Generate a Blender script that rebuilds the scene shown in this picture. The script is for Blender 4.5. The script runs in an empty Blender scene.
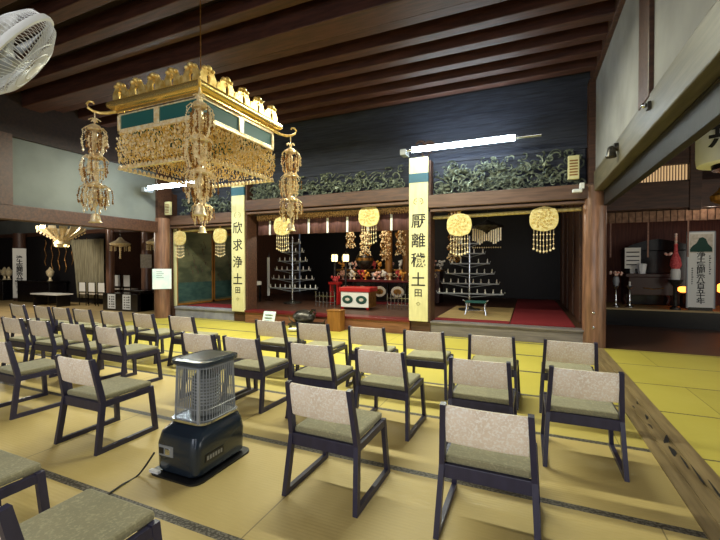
import bpy, math, random
from mathutils import Vector, Matrix
R = math.radians
PI = math.pi
random.seed(7)
SC = bpy.context.scene
COL = SC.collection

# ------------------------------------------------------------------ camera, world, light, exposure
cam_d = bpy.data.cameras.new('camera'); cam = bpy.data.objects.new('camera', cam_d); COL.objects.link(cam)
cam_d.sensor_width = 36; cam_d.lens = 36 * 388 / 720; cam_d.clip_start = .05; cam_d.clip_end = 100
cam.location = (0, 0, 1.38)
cam.rotation_euler = (R(90 - .74), 0, R(23.4))
SC.camera = cam
SC.view_settings.view_transform = 'Standard'; SC.view_settings.look = 'None'
SC.view_settings.gamma = 1; SC.view_settings.use_curve_mapping = False
SC.view_settings.exposure = 0.95

w = bpy.data.worlds.new('world'); SC.world = w; w.use_nodes = True
w.node_tree.nodes['Background'].inputs[0].default_value = (.55, .62, .75, 1)
w.node_tree.nodes['Background'].inputs[1].default_value = .06

def area(name, loc, rot, sx, sy, power, col):
    d = bpy.data.lights.new(name, 'AREA'); d.shape = 'RECTANGLE'; d.size = sx; d.size_y = sy
    d.energy = power; d.color = col
    o = bpy.data.objects.new(name, d); COL.objects.link(o)
    o.location = loc; o.rotation_euler = tuple(R(a) for a in rot)
    return o
def point(name, loc, power, col, r=.1):
    d = bpy.data.lights.new(name, 'POINT'); d.energy = power; d.color = col; d.shadow_soft_size = r
    o = bpy.data.objects.new(name, d); COL.objects.link(o); o.location = loc
    return o
# daylight through the open front of the hall, behind the viewer
area('daylight_entrance', (-1.0, -4.2, 1.6), (90, 0, 0), 7, 2.4, 100, (.92, .94, 1))
# daylight from the open side of the neighbouring hall
area('daylight_side', (6.4, 3.2, 1.7), (90, 0, 90), 7, 2.4, 80, (1, .97, .85))
# ceiling fluorescents (both rows, over the seats)
area('ceiling_fluorescents', (-2.3, 5.3, 4.0), (0, 0, 0), 3.6, .15, 145, (1, 1, .76))
area('ceiling_fluorescents_left', (-6.2, 5.4, 4.0), (0, 0, 0), 3.0, .15, 100, (1, 1, .8))
area('ceiling_fluorescents_rear', (-2.4, -.2, 4.2), (0, 0, 0), 4.0, .15, 30, (1, .95, .85))

# altar lights inside the sanctuary, the left hall and the right hall
point('altar_light', (-4.0, 9.4, 2.75), 60, (1, .88, .68), .15)
point('altar_light_right', (-1.9, 9.3, 2.7), 9, (1, .9, .75), .12)
point('left_hall_light', (-13.6, 6.2, 2.6), 110, (1, .93, .8), .2)
point('left_recess_light', (-11.4, 9.0, 2.6), 34, (1, .9, .8), .2)
point('right_hall_light', (3.4, 10.0, 2.6), 10, (1, .85, .7), .15)

# ------------------------------------------------------------------ materials
def lin(c):
    return tuple(((v/255)/12.92 if v/255 <= .04045 else ((v/255+.055)/1.055)**2.4) for v in c) + (1,)
class NT:
    def __init__(s, m): s.t = m.node_tree; s.n = s.t.nodes; s.l = s.t.links
    def new(s, typ, **kw):
        n = s.n.new(typ)
        for k, v in kw.items(): setattr(n, k, v)
        return n
    def math(s, op, a, b=None):
        n = s.new('ShaderNodeMath', operation=op)
        for i, v in enumerate((a, b)):
            if v is None: continue
            if isinstance(v, (int, float)): n.inputs[i].default_value = v
            else: s.l.new(v, n.inputs[i])
        return n.outputs[0]
    def mix(s, f, a, b):
        n = s.new('ShaderNodeMix', data_type='RGBA')
        if isinstance(f, (int, float)): n.inputs[0].default_value = f
        else: s.l.new(f, n.inputs[0])
        for i, v in ((6, a), (7, b)):
            if isinstance(v, tuple): n.inputs[i].default_value = v
            else: s.l.new(v, n.inputs[i])
        return n.outputs[2]
    def ramp(s, f, stops):
        n = s.new('ShaderNodeValToRGB'); e = n.color_ramp.elements
        e[0].position, e[0].color = stops[0]; e[1].position, e[1].color = stops[-1]
        for p, c in stops[1:-1]:
            x = e.new(p); x.color = c
        s.l.new(f, n.inputs[0]); return n.outputs[0]
    def noise(s, scale, vec=None, detail=3, rough=.5):
        n = s.new('ShaderNodeTexNoise'); n.inputs['Scale'].default_value = scale
        n.inputs['Detail'].default_value = detail; n.inputs['Roughness'].default_value = rough
        if vec is not None: s.l.new(vec, n.inputs['Vector'])
        return n.outputs[0]
    def coord(s, scale=(1,1,1), out='Object'):
        t = s.new('ShaderNodeTexCoord'); m = s.new('ShaderNodeMapping'); m.inputs['Scale'].default_value = scale
        s.l.new(t.outputs[out], m.inputs[0]); return m.outputs[0]
    def bump(s, h, strength, dist=.01):
        n = s.new('ShaderNodeBump'); n.inputs['Strength'].default_value = strength; n.inputs['Distance'].default_value = dist
        s.l.new(h, n.inputs['Height']); s.l.new(n.outputs[0], s.n['Principled BSDF'].inputs['Normal'])
def mat(name, col=None, rough=.6, metal=0, emit=None, spec=None, coat=0):
    m = bpy.data.materials.new(name); m.use_nodes = True
    b = m.node_tree.nodes['Principled BSDF']
    if col: b.inputs['Base Color'].default_value = lin(col)
    b.inputs['Roughness'].default_value = rough; b.inputs['Metallic'].default_value = metal
    if spec is not None: b.inputs['Specular IOR Level'].default_value = spec
    if coat: b.inputs['Coat Weight'].default_value = coat
    if emit:
        b.inputs['Emission Color'].default_value = lin(emit[0]); b.inputs['Emission Strength'].default_value = emit[1]
    t = NT(m); t.b = b
    return m, t
def varied(name, c1, c2, scale=6, stretch=(1,1,1), rough=.6, metal=0, bump=0, bscale=None, emit=None, detail=4, lo=.35, hi=.65, spec=None, coat=0):
    m, t = mat(name, None, rough, metal, emit, spec, coat)
    v = t.coord(stretch)
    n = t.noise(scale, v, detail)
    t.l.new(t.ramp(n, [(lo, lin(c1)), (hi, lin(c2))]), t.b.inputs['Base Color'])
    if bump: t.bump(t.noise(bscale or scale*3, v, 4), bump)
    return m
M = {}
M['wood_dark'] = varied('dark_aged_wood', (58,36,26), (84,54,38), 3, (1,9,9), .5, bump=.2)
M['wood_ceiling'] = varied('ceiling_wood', (56,30,22), (80,46,34), 3, (1,8,8), .55, bump=.2)
M['wood_board'] = varied('ceiling_boards', (30,18,14), (46,27,20), 3, (1,8,8), .7, bump=.2)
M['wood_beam'] = varied('brown_beam_wood', (84,62,50), (106,80,66), 2.5, (1,10,10), .38, bump=.15)
M['wood_beam_long'] = varied('side_beam_wood', (82,76,64), (104,98,82), 2.5, (9,.8,9), .45, bump=.15)
M['wood_pillar'] = varied('pillar_wood', (102,72,56), (138,100,78), 3, (8,8,.8), .3, bump=.15)
M['wood_black'] = varied('black_stained_wood', (16,14,16), (24,20,22), 5, (6,6,1), .6, bump=.1)
M['wood_ledge'] = varied('worn_ledge_wood', (104,98,98), (130,122,120), 3, (1,10,10), .35)
M['ledge_grey'] = varied('grey_ledge_cloth', (128,128,142), (150,150,162), 5, rough=.7)
M['wood_step'] = varied('step_wood', (112,72,52), (140,94,68), 3, (1,10,10), .35)
M['wood_ochre'] = varied('ochre_wood', (120,76,28), (146,98,40), 3, (6,6,1), .45)
M['plank_blue'] = varied('transom_planks', (40,43,54), (56,60,74), 3, (.8,4,12), .85, bump=.3)
M['plaster'] = varied('white_plaster', (128,128,130), (146,146,148), 2, (1,1,1), .85, bump=.08, bscale=30)
M['plaster_grey'] = varied('grey_plaster', (98,102,98), (114,118,114), 1.5, (1,1,1), .85, bump=.08, bscale=30)
M['gold'] = varied('gilt_metal', (214,172,80), (252,226,150), 18, (1,1,1), .3, .6, bump=.3, bscale=60)
M['gold_pale'] = varied('pale_gilt_metal', (236,206,146), (255,244,210), 30, (1,1,1), .3, .3)
M['gold_bright'] = varied('bright_gilt_plate', (206,186,112), (230,214,156), 25, (1,1,1), .4, .1, bump=.6, bscale=70)
M['gold_dark'] = varied('dark_gold', (110,74,30), (180,130,60), 16, (1,1,1), .4, .6, bump=.4, bscale=40)
M['gold_smooth'] = mat('polished_gilt_metal', (248,214,128), .24, .85)[0]
M['teal'] = mat('teal_lacquer', (18,84,80), .6)[0]
M['green_panel'] = varied('painted_screen', (66,72,56), (108,110,84), 2.2, (1,.6,1.2), .3, lo=.4, hi=.6)
M['teal_panel'] = varied('painted_water', (44,70,68), (62,88,82), 4, (1,1,3), .35)
M['carve'] = varied('carved_transom_bronze', (30,40,42), (132,140,120), 14, (1,1,1), .38, .45, bump=.4, bscale=40)
M['lacquer'] = mat('black_lacquer', (16,13,15), .22)[0]
M['lacquer_brown'] = mat('brown_lacquer', (58,28,22), .28)[0]
M['red'] = varied('red_carpet', (112,12,24), (134,18,32), 40, (1,1,1), .9, bump=.2)
M['red_lacquer'] = mat('red_lacquer', (180,30,30), .35)[0]
M['maroon'] = mat('maroon_lacquer', (96,22,26), .35)[0]
M['white'] = mat('white_paint', (232,230,222), .5)[0]
M['paper'] = mat('white_paper', (238,240,240), .8)[0]
M['paper_blue'] = varied('pale_blue_poster', (205,232,236), (236,244,244), 4, (1,1,1), .7)
M['ink'] = mat('black_ink', (18,18,20), .7)[0]
M['ink_grey'] = mat('faded_ink', (120,112,64), .7)[0]
M['green_dark'] = mat('dark_green_print', (24,66,52), .7)[0]
M['cream_board'] = varied('cream_board', (204,198,148), (218,212,164), 3, (6,6,1), .45)
M['blue_band'] = mat('blue_band', (28,84,104), .5)[0]
M['valance'] = varied('purple_brown_cloth', (92,60,62), (116,78,76), 4, (6,1,1), .8)
M['cloth_olive'] = varied('olive_curtain', (120,112,88), (158,150,120), 5, (6,6,.4), .85)
M['brocade'] = varied('gold_fringe', (120,78,50), (226,186,130), 30, (1,1,1), .6, .2, bump=.5)
M['chrome'] = mat('chrome', (205,210,215), .18, 1)[0]
M['steel_glow'] = varied('burner_mesh', (84,88,88), (128,132,130), 60, (1,1,1), .55, .2)
M['heater_body'] = mat('heater_blue_grey_enamel', (40,52,66), .22, .2, coat=.3)[0]
M['heater_tray'] = mat('black_tray', (22,22,24), .4)[0]
M['plastic_white'] = mat('white_plastic', (225,228,230), .35)[0]
M['plastic_grey'] = mat('grey_plastic', (150,155,160), .35)[0]
M['cable'] = mat('cable_rubber', (20,20,20), .5)[0]
M['tube'] = mat('lit_tube', (255,255,240), .5, 0, ((226,244,255), 22))[0]
M['glow'] = mat('lit_paper_lamp', (255,240,190), .5, 0, ((255,226,150), 2.2))[0]
M['glow_low'] = mat('lit_lattice_paper', (250,220,170), .6, 0, ((250,205,150), .3))[0]
M['flower_red'] = varied('red_flowers', (190,36,44), (232,110,110), 30, rough=.7)
M['flower_mix'] = varied('mixed_offerings', (236,150,120), (246,226,210), 24, rough=.7)
M['flower_orange'] = varied('orange_offerings', (226,130,40), (244,200,90), 24, rough=.6)
M['cushion'] = varied('pale_cushion', (200,190,170), (225,215,200), 20, rough=.85)
M['bronze'] = varied('dark_bronze', (44,42,40), (88,84,78), 12, (1,1,1), .35, .7)
M['frame'] = varied('chair_frame_lacquer', (40,38,60), (48,46,70), 5, (4,4,1), .34)

def make_fabric(name, base, base2, spot, lo, hi):
    m, t = mat(name, None, .85)
    v = t.coord((1,1,1))
    n1 = t.noise(7, v, 3); n2 = t.noise(85, v, 2, .6)
    g = t.mix(t.ramp(n1, [(.4, (0,0,0,1)), (.6, (1,1,1,1))]), lin(base), lin(base2))
    c = t.mix(t.ramp(n2, [(lo, (0,0,0,1)), (hi, (1,1,1,1))]), g, lin(spot))
    t.l.new(c, t.b.inputs['Base Color'])
    t.bump(t.noise(120, v, 2), .15, .004)
    t.b.inputs['Sheen Weight'].default_value = .2
    return m
M['fabric_back'] = make_fabric('chair_back_brocade', (242,226,204), (232,214,190), (252,244,230), .48, .6)
M['fabric_seat'] = make_fabric('chair_seat_brocade', (136,130,98), (128,124,94), (158,152,118), .5, .7)

def make_tatami(name, base, base2, border, y0, per, bw, near=None):
    m, t = mat(name, None, .55)
    tc = t.new('ShaderNodeTexCoord'); sp = t.new('ShaderNodeSeparateXYZ'); t.l.new(tc.outputs['Object'], sp.inputs[0])
    yy = sp.outputs['Y']; xx = sp.outputs['X']
    k = t.math('DIVIDE', t.math('SUBTRACT', yy, y0), per)
    fr = t.math('FRACT', t.math('ADD', k, 100.5))
    d = t.math('MULTIPLY', t.math('ABSOLUTE', t.math('SUBTRACT', fr, .5)), per)     # distance to a border line
    isb = t.math('LESS_THAN', d, bw)
    seam = t.math('LESS_THAN', d, .003)
    row = t.math('FLOOR', t.math('ADD', k, 100))
    # long mats laid end to end, each row shifted by half a mat
    kx = t.math('ADD', t.math('DIVIDE', xx, per*2), t.math('MULTIPLY', t.math('MODULO', row, 2), .5))
    fx = t.math('FRACT', t.math('ADD', kx, 100.17))
    dx = t.math('MULTIPLY', t.math('ABSOLUTE', t.math('SUBTRACT', fx, .5)), per*2)
    joint = t.math('LESS_THAN', dx, .004)
    idn = t.new('ShaderNodeTexWhiteNoise', noise_dimensions='2D')
    cv = t.new('ShaderNodeCombineXYZ'); t.l.new(row, cv.inputs[0]); t.l.new(t.math('FLOOR', t.math('ADD', kx, 99.67)), cv.inputs[1])
    t.l.new(cv.outputs[0], idn.inputs[0])
    wv = t.coord((1,1,1)); nz = t.noise(1.1, wv, 4); fine = t.noise(9, t.coord((1,14,1)), 3)
    a = t.mix(t.ramp(nz, [(.3, (0,0,0,1)), (.7, (1,1,1,1))]), lin(base), lin(base2))
    hs = t.new('ShaderNodeHueSaturation'); t.l.new(a, hs.inputs['Color'])
    t.l.new(t.math('ADD', t.math('MULTIPLY', idn.outputs[0], .14), t.math('ADD', t.math('MULTIPLY', fine, .16), .84)), hs.inputs['Value'])
    pat = t.noise(60, wv, 1)
    bc = t.mix(t.ramp(pat, [(.45, (0,0,0,1)), (.55, (1,1,1,1))]), lin(border), lin(tuple(min(255, v+46) for v in border)))
    if near:            # front rows browner: the floor's change of light painted into the mat colour
        near_rows = t.math('LESS_THAN', row, 101.5); half = t.math('LESS_THAN', row, 102.5)
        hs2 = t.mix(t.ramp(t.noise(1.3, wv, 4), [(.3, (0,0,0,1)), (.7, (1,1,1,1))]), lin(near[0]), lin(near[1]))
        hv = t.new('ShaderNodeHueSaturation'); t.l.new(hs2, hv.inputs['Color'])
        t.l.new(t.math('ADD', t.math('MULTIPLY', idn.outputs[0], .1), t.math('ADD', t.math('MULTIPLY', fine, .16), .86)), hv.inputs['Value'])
        surf = t.mix(t.math('ADD', t.math('MULTIPLY', near_rows, .55), t.math('MULTIPLY', half, .45)), hs.outputs[0], hv.outputs[0])
    else: surf = hs.outputs[0]
    c = t.mix(isb, surf, bc)
    c = t.mix(t.math('MAXIMUM', t.math('MULTIPLY', joint, .55), t.math('MULTIPLY', seam, .8)), c, lin((40,34,24)))
    t.l.new(c, t.b.inputs['Base Color'])
    wave = t.math('SINE', t.math('MULTIPLY', xx, 1100.0)); wave2 = t.math('SINE', t.math('MULTIPLY', yy, 260.0))
    t.bump(t.math('ADD', t.math('MULTIPLY', wave2, .5), t.math('MULTIPLY', d, 0)), .25, .002)
    return m
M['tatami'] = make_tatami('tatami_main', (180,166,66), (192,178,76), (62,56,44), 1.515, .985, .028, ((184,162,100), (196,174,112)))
M['tatami_side'] = make_tatami('tatami_side', (180,166,68), (190,176,80), (96,86,40), 1.515, .985, .012)
M['tatami_far'] = make_tatami('tatami_far', (176,150,100), (190,164,114), (120,100,66), 1.515, .985, .014)

# ------------------------------------------------------------------ mesh builder
class MB:
    def __init__(s): s.v = []; s.f = []; s.m = []; s.mi = 0
    def add(s, vs, fs, mx=None):
        o = len(s.v)
        s.v += [tuple(mx @ Vector(p)) for p in vs] if mx is not None else [tuple(p) for p in vs]
        s.f += [tuple(o + i for i in f) for f in fs]; s.m += [s.mi]*len(fs)
        return s
    def box(s, x0, x1, y0, y1, z0, z1, mx=None):
        vs = [(x, y, z) for z in (z0, z1) for y in (y0, y1) for x in (x0, x1)]
        return s.add(vs, [(0,2,3,1),(4,5,7,6),(0,1,5,4),(2,6,7,3),(0,4,6,2),(1,3,7,5)], mx)
    def bar(s, p, q, w, d, side=(1,0,0)):
        p = Vector(p); q = Vector(q); a = (q-p).normalized(); x = Vector(side); x = (x - a*x.dot(a)).normalized(); y = a.cross(x)
        vs = [tuple(b + x*(sx*w/2) + y*(sy*d/2)) for b in (p, q) for sy in (-1,1) for sx in (-1,1)]
        return s.add(vs, [(0,2,3,1),(4,5,7,6),(0,1,5,4),(2,6,7,3),(0,4,6,2),(1,3,7,5)])
    def lathe(s, prof, c=(0,0,0), n=16, axis='Z', cap=True, sx=1, sy=1):
        vs = []; fs = []
        for r, h in prof:
            for i in range(n):
                a = 2*PI*i/n; u, v = r*math.cos(a)*sx, r*math.sin(a)*sy
                p = (u, v, h) if axis == 'Z' else ((u, h, v) if axis == 'Y' else (h, u, v))
                vs.append((c[0]+p[0], c[1]+p[1], c[2]+p[2]))
        for j in range(len(prof)-1):
            for i in range(n):
                k = (i+1) % n; fs.append((j*n+i, j*n+k, (j+1)*n+k, (j+1)*n+i))
        if cap:
            fs.append(tuple(range(n))[::-1]); fs.append(tuple((len(prof)-1)*n+i for i in range(n)))
        return s.add(vs, fs)
    def cyl(s, p, q, r, n=10, r2=None):
        p = Vector(p); q = Vector(q); return s.tube([p, q], r, n, r2)
    def tube(s, pts, r, n=6, r2=None):
        pts = [Vector(p) for p in pts]; m = len(pts); vs = []; fs = []
        ref = Vector((0,0,1))
        d0 = (pts[-1]-pts[0])
        if d0.length > 0 and abs(d0.normalized().z) > .9: ref = Vector((1,0,0))
        for j, p in enumerate(pts):
            t = (pts[min(j+1, m-1)] - pts[max(j-1, 0)])
            t = t.normalized() if t.length else Vector((0,0,1))
            x = ref - t*ref.dot(t)
            if x.length < 1e-3: x = Vector((0,1,0)) - t*t.y
            x.normalize(); y = t.cross(x)
            rr = r if r2 is None else r + (r2-r)*j/(m-1)
            for i in range(n):
                a = 2*PI*i/n; vs.append(tuple(p + x*(rr*math.cos(a)) + y*(rr*math.sin(a))))
        for j in range(m-1):
            for i in range(n):
                k = (i+1) % n; fs.append((j*n+i, j*n+k, (j+1)*n+k, (j+1)*n+i))
        fs.append(tuple(range(n))[::-1]); fs.append(tuple((m-1)*n+i for i in range(n)))
        return s.add(vs, fs)
    def ball(s, c, r, n=6, sz=1):
        h = n//2+1
        prof = [(max(.0005, r*math.sin(PI*j/h)), -r*sz*math.cos(PI*j/h)) for j in range(h+1)]
        return s.lathe(prof, c, n)
    def bead(s, c, r, sz=1.0):                                  # small octahedral bead
        x, y, z = c
        return s.add([(x+r,y,z),(x,y+r,z),(x-r,y,z),(x,y-r,z),(x,y,z+r*sz),(x,y,z-r*sz)],
                     [(0,1,4),(1,2,4),(2,3,4),(3,0,4),(1,0,5),(2,1,5),(3,2,5),(0,3,5)])
    def prism(s, outline, y0, y1, mx=None):                     # outline in x,z, extruded along y
        n = len(outline)
        vs = [(x, y0, z) for x, z in outline] + [(x, y1, z) for x, z in outline]
        fs = [tuple(range(n)), tuple(range(2*n-1, n-1, -1))] + [(i, i+n, (i+1) % n + n, (i+1) % n) for i in range(n)]
        return s.add(vs, fs, mx)
    def build(s, name, mats, parent=None, smooth=False, bevel=0, loc=None, rz=0):
        me = bpy.data.meshes.new(name); me.from_pydata(s.v, [], s.f); me.update()
        for m in (mats if isinstance(mats, (list, tuple)) else [mats]): me.materials.append(M[m])
        me.polygons.foreach_set('material_index', s.m)
        if smooth:
            me.polygons.foreach_set('use_smooth', [True]*len(s.f))
            try: me.set_sharp_from_angle(angle=R(40))
            except Exception: pass
        o = bpy.data.objects.new(name, me); COL.objects.link(o)
        if parent: o.parent = parent
        if loc: o.location = loc
        if rz: o.rotation_euler.z = rz
        if bevel:
            b = o.modifiers.new('bevel', 'BEVEL'); b.width = bevel; b.segments = 2; b.limit_method = 'ANGLE'
        return o
def tag(o, label=None, cat=None, group=None, kind=None):
    if label: o['label'] = label
    if cat: o['category'] = cat
    if group: o['group'] = group
    if kind: o['kind'] = kind
    return o
def empty(name, loc=(0,0,0), rz=0):
    o = bpy.data.objects.new(name, None); COL.objects.link(o); o.location = loc; o.rotation_euler.z = rz
    o.empty_display_size = .1
    return o
def struct(mb, name, m, bevel=0, smooth=False, label=None):
    o = mb.build(name, m, bevel=bevel, smooth=smooth); o['kind'] = 'structure'
    if label: o['label'] = label
    return o
def copy_tree(o, parent=None):
    c = o.copy(); COL.objects.link(c)
    if parent: c.parent = parent
    for ch in list(o.children): copy_tree(ch, c)
    return c
def text_obj(name, body, size, m, parent, loc, rot=(90,0,0), spacing=1.0, ext=.001, thick=0):
    cu = bpy.data.curves.new(name, 'FONT'); cu.body = body; cu.size = size; cu.extrude = ext
    cu.align_x = 'CENTER'; cu.align_y = 'CENTER'; cu.space_line = spacing; cu.offset = thick
    tmp = bpy.data.objects.new(name+'_tmp', cu); COL.objects.link(tmp)
    bpy.context.view_layer.update()
    me = bpy.data.meshes.new_from_object(tmp.evaluated_get(bpy.context.evaluated_depsgraph_get()))
    bpy.data.objects.remove(tmp); bpy.data.curves.remove(cu)
    me.materials.clear(); me.materials.append(M[m])
    o = bpy.data.objects.new(name, me); COL.objects.link(o); o.parent = parent
    o.location = loc; o.rotation_euler = tuple(R(a) for a in rot)
    return o

FY = 7.55      # front of the raised sanctuary
FZ = .27       # its floor

# ------------------------------------------------------------------ the setting
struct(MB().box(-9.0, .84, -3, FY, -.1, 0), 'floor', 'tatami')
struct(MB().box(1.14, 6.5, -3, 7.5, -.1, 0), 'floor_side_hall', 'tatami_side')
struct(MB().box(1.14, 6.5, 7.5, 12.5, -.1, 0), 'floor_side_passage', 'wood_dark')
struct(MB().box(-22, -9.0, -3, 12.5, -.1, 0), 'floor_left_hall', 'tatami_far')
# threshold with two worn grooves and split patches
mb = MB().box(.84, .90, -3, 7.42, -.1, .015).box(.90, .93, -3, 7.42, -.1, .004).box(.93, 1.00, -3, 7.42, -.1, .015)
mb.box(1.00, 1.03, -3, 7.42, -.1, .004).box(1.03, 1.14, -3, 7.42, -.1, .015)
M['threshold'] = varied('worn_threshold_wood', (112,94,62), (142,122,84), 2.5, (9,.8,9), .5, bump=.2)
struct(mb, 'trim_1', 'threshold')
mb = MB()
for x, y, l, wd, a in ((.985,4.2,.13,.02,.2),(.96,3.98,.10,.016,-.1),(1.0,3.72,.2,.03,.5),(.98,3.5,.17,.034,.15),(1.0,3.33,.2,.012,.1),(1.02,3.16,.26,.012,.08),(1.05,2.96,.3,.014,.05),(1.08,2.78,.26,.02,.2),(.94,4.45,.08,.012,0),(1.0,4.6,.1,.012,.3)):
    out = []
    for i in range(12):
        t = 2*PI*i/12; rr = 1 + .25*math.sin(3*t+x*40)
        u, v = wd/2*rr*math.cos(t), l/2*rr*math.sin(t)
        out.append((x+u*math.cos(a)+v*math.sin(a)*.6, y+v*math.cos(a)-u*math.sin(a)))
    n = len(out); mb.add([(p[0], p[1], .0155) for p in out]+[(p[0], p[1], .0175) for p in out], [tuple(range(n, 2*n))]+[(i, (i+1) % n, (i+1) % n+n, i+n) for i in range(n)])
struct(mb, 'trim_2', 'wood_black')

# ceiling: boards above joists
struct(MB().box(-22, 6.5, -4, 12.6, 4.72, 4.8), 'ceiling', 'wood_board')
k = 0
y = 7.15
while y > -3.5:
    if k != 6: tag(MB().box(-9.2, 1.0, y-.085, y+.085, 4.5, 4.72).build('ceiling_joist', 'wood_ceiling', bevel=.01),
        kind='structure')
    y -= .46; k += 1
struct(MB().box(-9.2, 1.0, 4.22, 4.56, 4.36, 4.72), 'trim_3', 'wood_ceiling', bevel=.015)
# right side wall: plaster above a long beam and kamoi
struct(MB().box(1.03, 1.15, -3, 8.0, 2.9, 4.50), 'wall_right', 'plaster')
mb = MB()
for y in (.5, 4.27): mb.box(.99, 1.2, y, y+.36, 2.9, 4.72)
mb.box(.97, 1.2, -3, 8, 4.46, 4.72)
struct(mb, 'trim_4', 'wood_dark', bevel=.01)
mb = MB().box(1.0, 1.14, -3, 7.5, 2.6, 2.93)
struct(mb, 'trim_5', 'wood_beam_long', bevel=.012)
mb = MB().box(1.14, 1.22, -3, 7.5, 2.36, 2.62).box(1.135, 1.15, -3, 7.5, 2.585, 2.60)
struct(mb, 'trim_6', 'wood_black', bevel=.006)
# round pillars on the line of the side wall
def round_pillar(x, y, r, z1, name, m='wood_pillar', z0=0):
    return struct(MB().lathe([(r*1.0, z0), (r*1.0, z0+.02), (r, z0+.04), (r, z1)], (x, y, 0), 28), name, m, smooth=True)
round_pillar(1.03, 7.6, .175, 2.7, 'trim_7')
round_pillar(-8.83, 7.3, .19, 2.6, 'trim_8')
mb = MB().box(.93, 1.2, 7.55, 8.0, 2.6, 4.5)
struct(mb, 'trim_9', 'wood_dark')
# nail covers on the right pillar
for z in (.95, .55):
    tag(MB().ball((1.0, 7.425, z*.62), .022, 8).build('nail_cover', 'chrome', smooth=True), 'small round metal nail cover on the brown round pillar' + (', upper of the two' if z == .95 else ', lower of the two'), 'nail cover', 'nail covers on the right pillar')

# square pillars of the front and their boards
for i, x in enumerate((-6.46, -1.98)):
    struct(MB().box(x-.17, x+.23, FY-.03, FY+.35, 0, 3.44), 'trim_%d' % (10+i), 'wood_dark', bevel=.01)
# lintels over the three bays
struct(MB().box(-1.8, 1.0, FY-.08, FY+.2, 2.49, 2.74), 'trim_12', 'wood_beam', bevel=.012)
struct(MB().box(-6.25, -2.16, FY-.08, FY+.2, 2.67, 2.93), 'trim_13', 'wood_dark', bevel=.012)
struct(MB().box(-8.9, -6.66, FY-.08, FY+.2, 2.43, 2.68), 'trim_14', 'wood_beam', bevel=.012)
mb = MB().box(-1.8, 1.0, FY-.03, FY+.12, 2.42, 2.47).box(-6.25, -2.16, FY-.03, FY+.12, 2.60, 2.65).box(-8.9, -6.66, FY-.03, FY+.12, 2.36, 2.41)
struct(mb, 'trim_15', 'wood_beam', bevel=.005)
# plank wall above the transoms and behind them
mb = MB()
for i in range(6):
    z = 3.42 + i*.215
    mb.box(-9.0, 1.0, FY+.22 - (.012 if i % 2 else 0), FY+.35, z, z+.212)
mb.box(-9.0, 1.0, FY+.26, FY+.35, 2.6, 3.42)
struct(mb, 'wall_front', 'plank_blue')
struct(MB().box(-9, 1.0, FY+.17, FY+.23, 3.40, 3.46), 'trim_16', 'plank_blue')
# raised sanctuary: floor, ledge, step
struct(MB().box(-8.8, 1.03, FY+.02, 14, -.1, FZ-.01), 'floor_sanctuary', 'wood_dark')
mb = MB().box(-1.8, .9, FY-.03, FY+.22, FZ-.03, FZ+.005).box(-1.8, .9, FY, FY+.05, 0, FZ-.03)
struct(mb, 'trim_17', 'wood_ledge', bevel=.006)
mb = MB().box(-8.65, -6.66, FY-.03, FY+.22, FZ-.05, FZ+.005).box(-8.65, -6.66, FY, FY+.05, 0, FZ-.05)
struct(mb, 'trim_18', 'ledge_grey', bevel=.006)
mb = MB().box(-6.25, -2.16, FY-.08, FY+.22, .0, FZ-.02)
struct(mb, 'trim_19', 'wood_step', bevel=.006)
struct(MB().box(-6.25, -2.16, FY-.11, FY+.24, FZ-.03, FZ+.02), 'trim_20', 'maroon', bevel=.006)
# sanctuary shell
struct(MB().box(-8.8, 1.1, 14, 14.1, 0, 4.5), 'wall_back', 'wood_black')
struct(MB().box(-8.8, 1.1, FY+.36, 14, 3.3, 3.36), 'ceiling_sanctuary', 'wood_black')
mb = MB()
for i in range(9):
    y = FY+.25+i*.66
    mb.box(.93-(.03 if i % 2 else 0), 1.03, y, y+.64, FZ, 3.3)
struct(mb, 'wall_sanctuary_right', 'wood_dark', bevel=.01)
struct(MB().box(-8.98, -8.86, FY+.05, 14, 0, 3.3), 'wall_sanctuary_left', 'wood_dark')
# left side: beam, plaster panel
struct(MB().box(-8.98, -8.84, 4.06, 7.14, 2.5, 3.80), 'wall_left', 'plaster_grey')
struct(MB().box(-8.99, -8.76, -3, 7.3, 2.22, 2.50), 'trim_21', 'wood_dark', bevel=.012)
struct(MB().box(-8.99, -8.78, -3, 7.3, 3.76, 4.72), 'trim_22', 'wood_board', bevel=.012)
struct(MB().box(-9.0, -8.76, -3, 4.06, 2.48, 3.8).box(-9.0, -8.76, 7.12, 7.55, 2.48, 4.72), 'trim_23', 'wood_dark')
# left hall shell
struct(MB().box(-22, -13.6, 9.0, 9.1, 0, 2.62), 'wall_left_hall', 'wood_black')
struct(MB().box(-22, -8.9, 8.95, 9.08, 2.62, 3.3), 'wall_left_hall_upper', 'plaster_grey')
struct(MB().box(-13.6, -8.9, 11.4, 11.5, 0, 4.7), 'wall_left_recess', 'wood_dark')
struct(MB().box(-22.1, -22, -3, 12.5, 0, 4.8), 'wall_far_left', 'wood_dark')
struct(MB().box(-13.7, -13.6, 9.1, 11.5, 0, 4.7), 'wall_left_recess_side', 'wood_dark')
struct(MB().box(-22, -8.9, 8.9, 9.12, 3.2, 4.72).box(-22, -9.0, 8.88, 9.1, 2.5, 2.64), 'trim_24', 'wood_dark')
round_pillar(-18.15, 8.6, .2, 2.6, 'trim_25', 'wood_dark')
round_pillar(-13.2, 8.85, .13, 2.6, 'trim_26')
round_pillar(-11.45, 8.9, .17, 2.6, 'trim_27')
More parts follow.
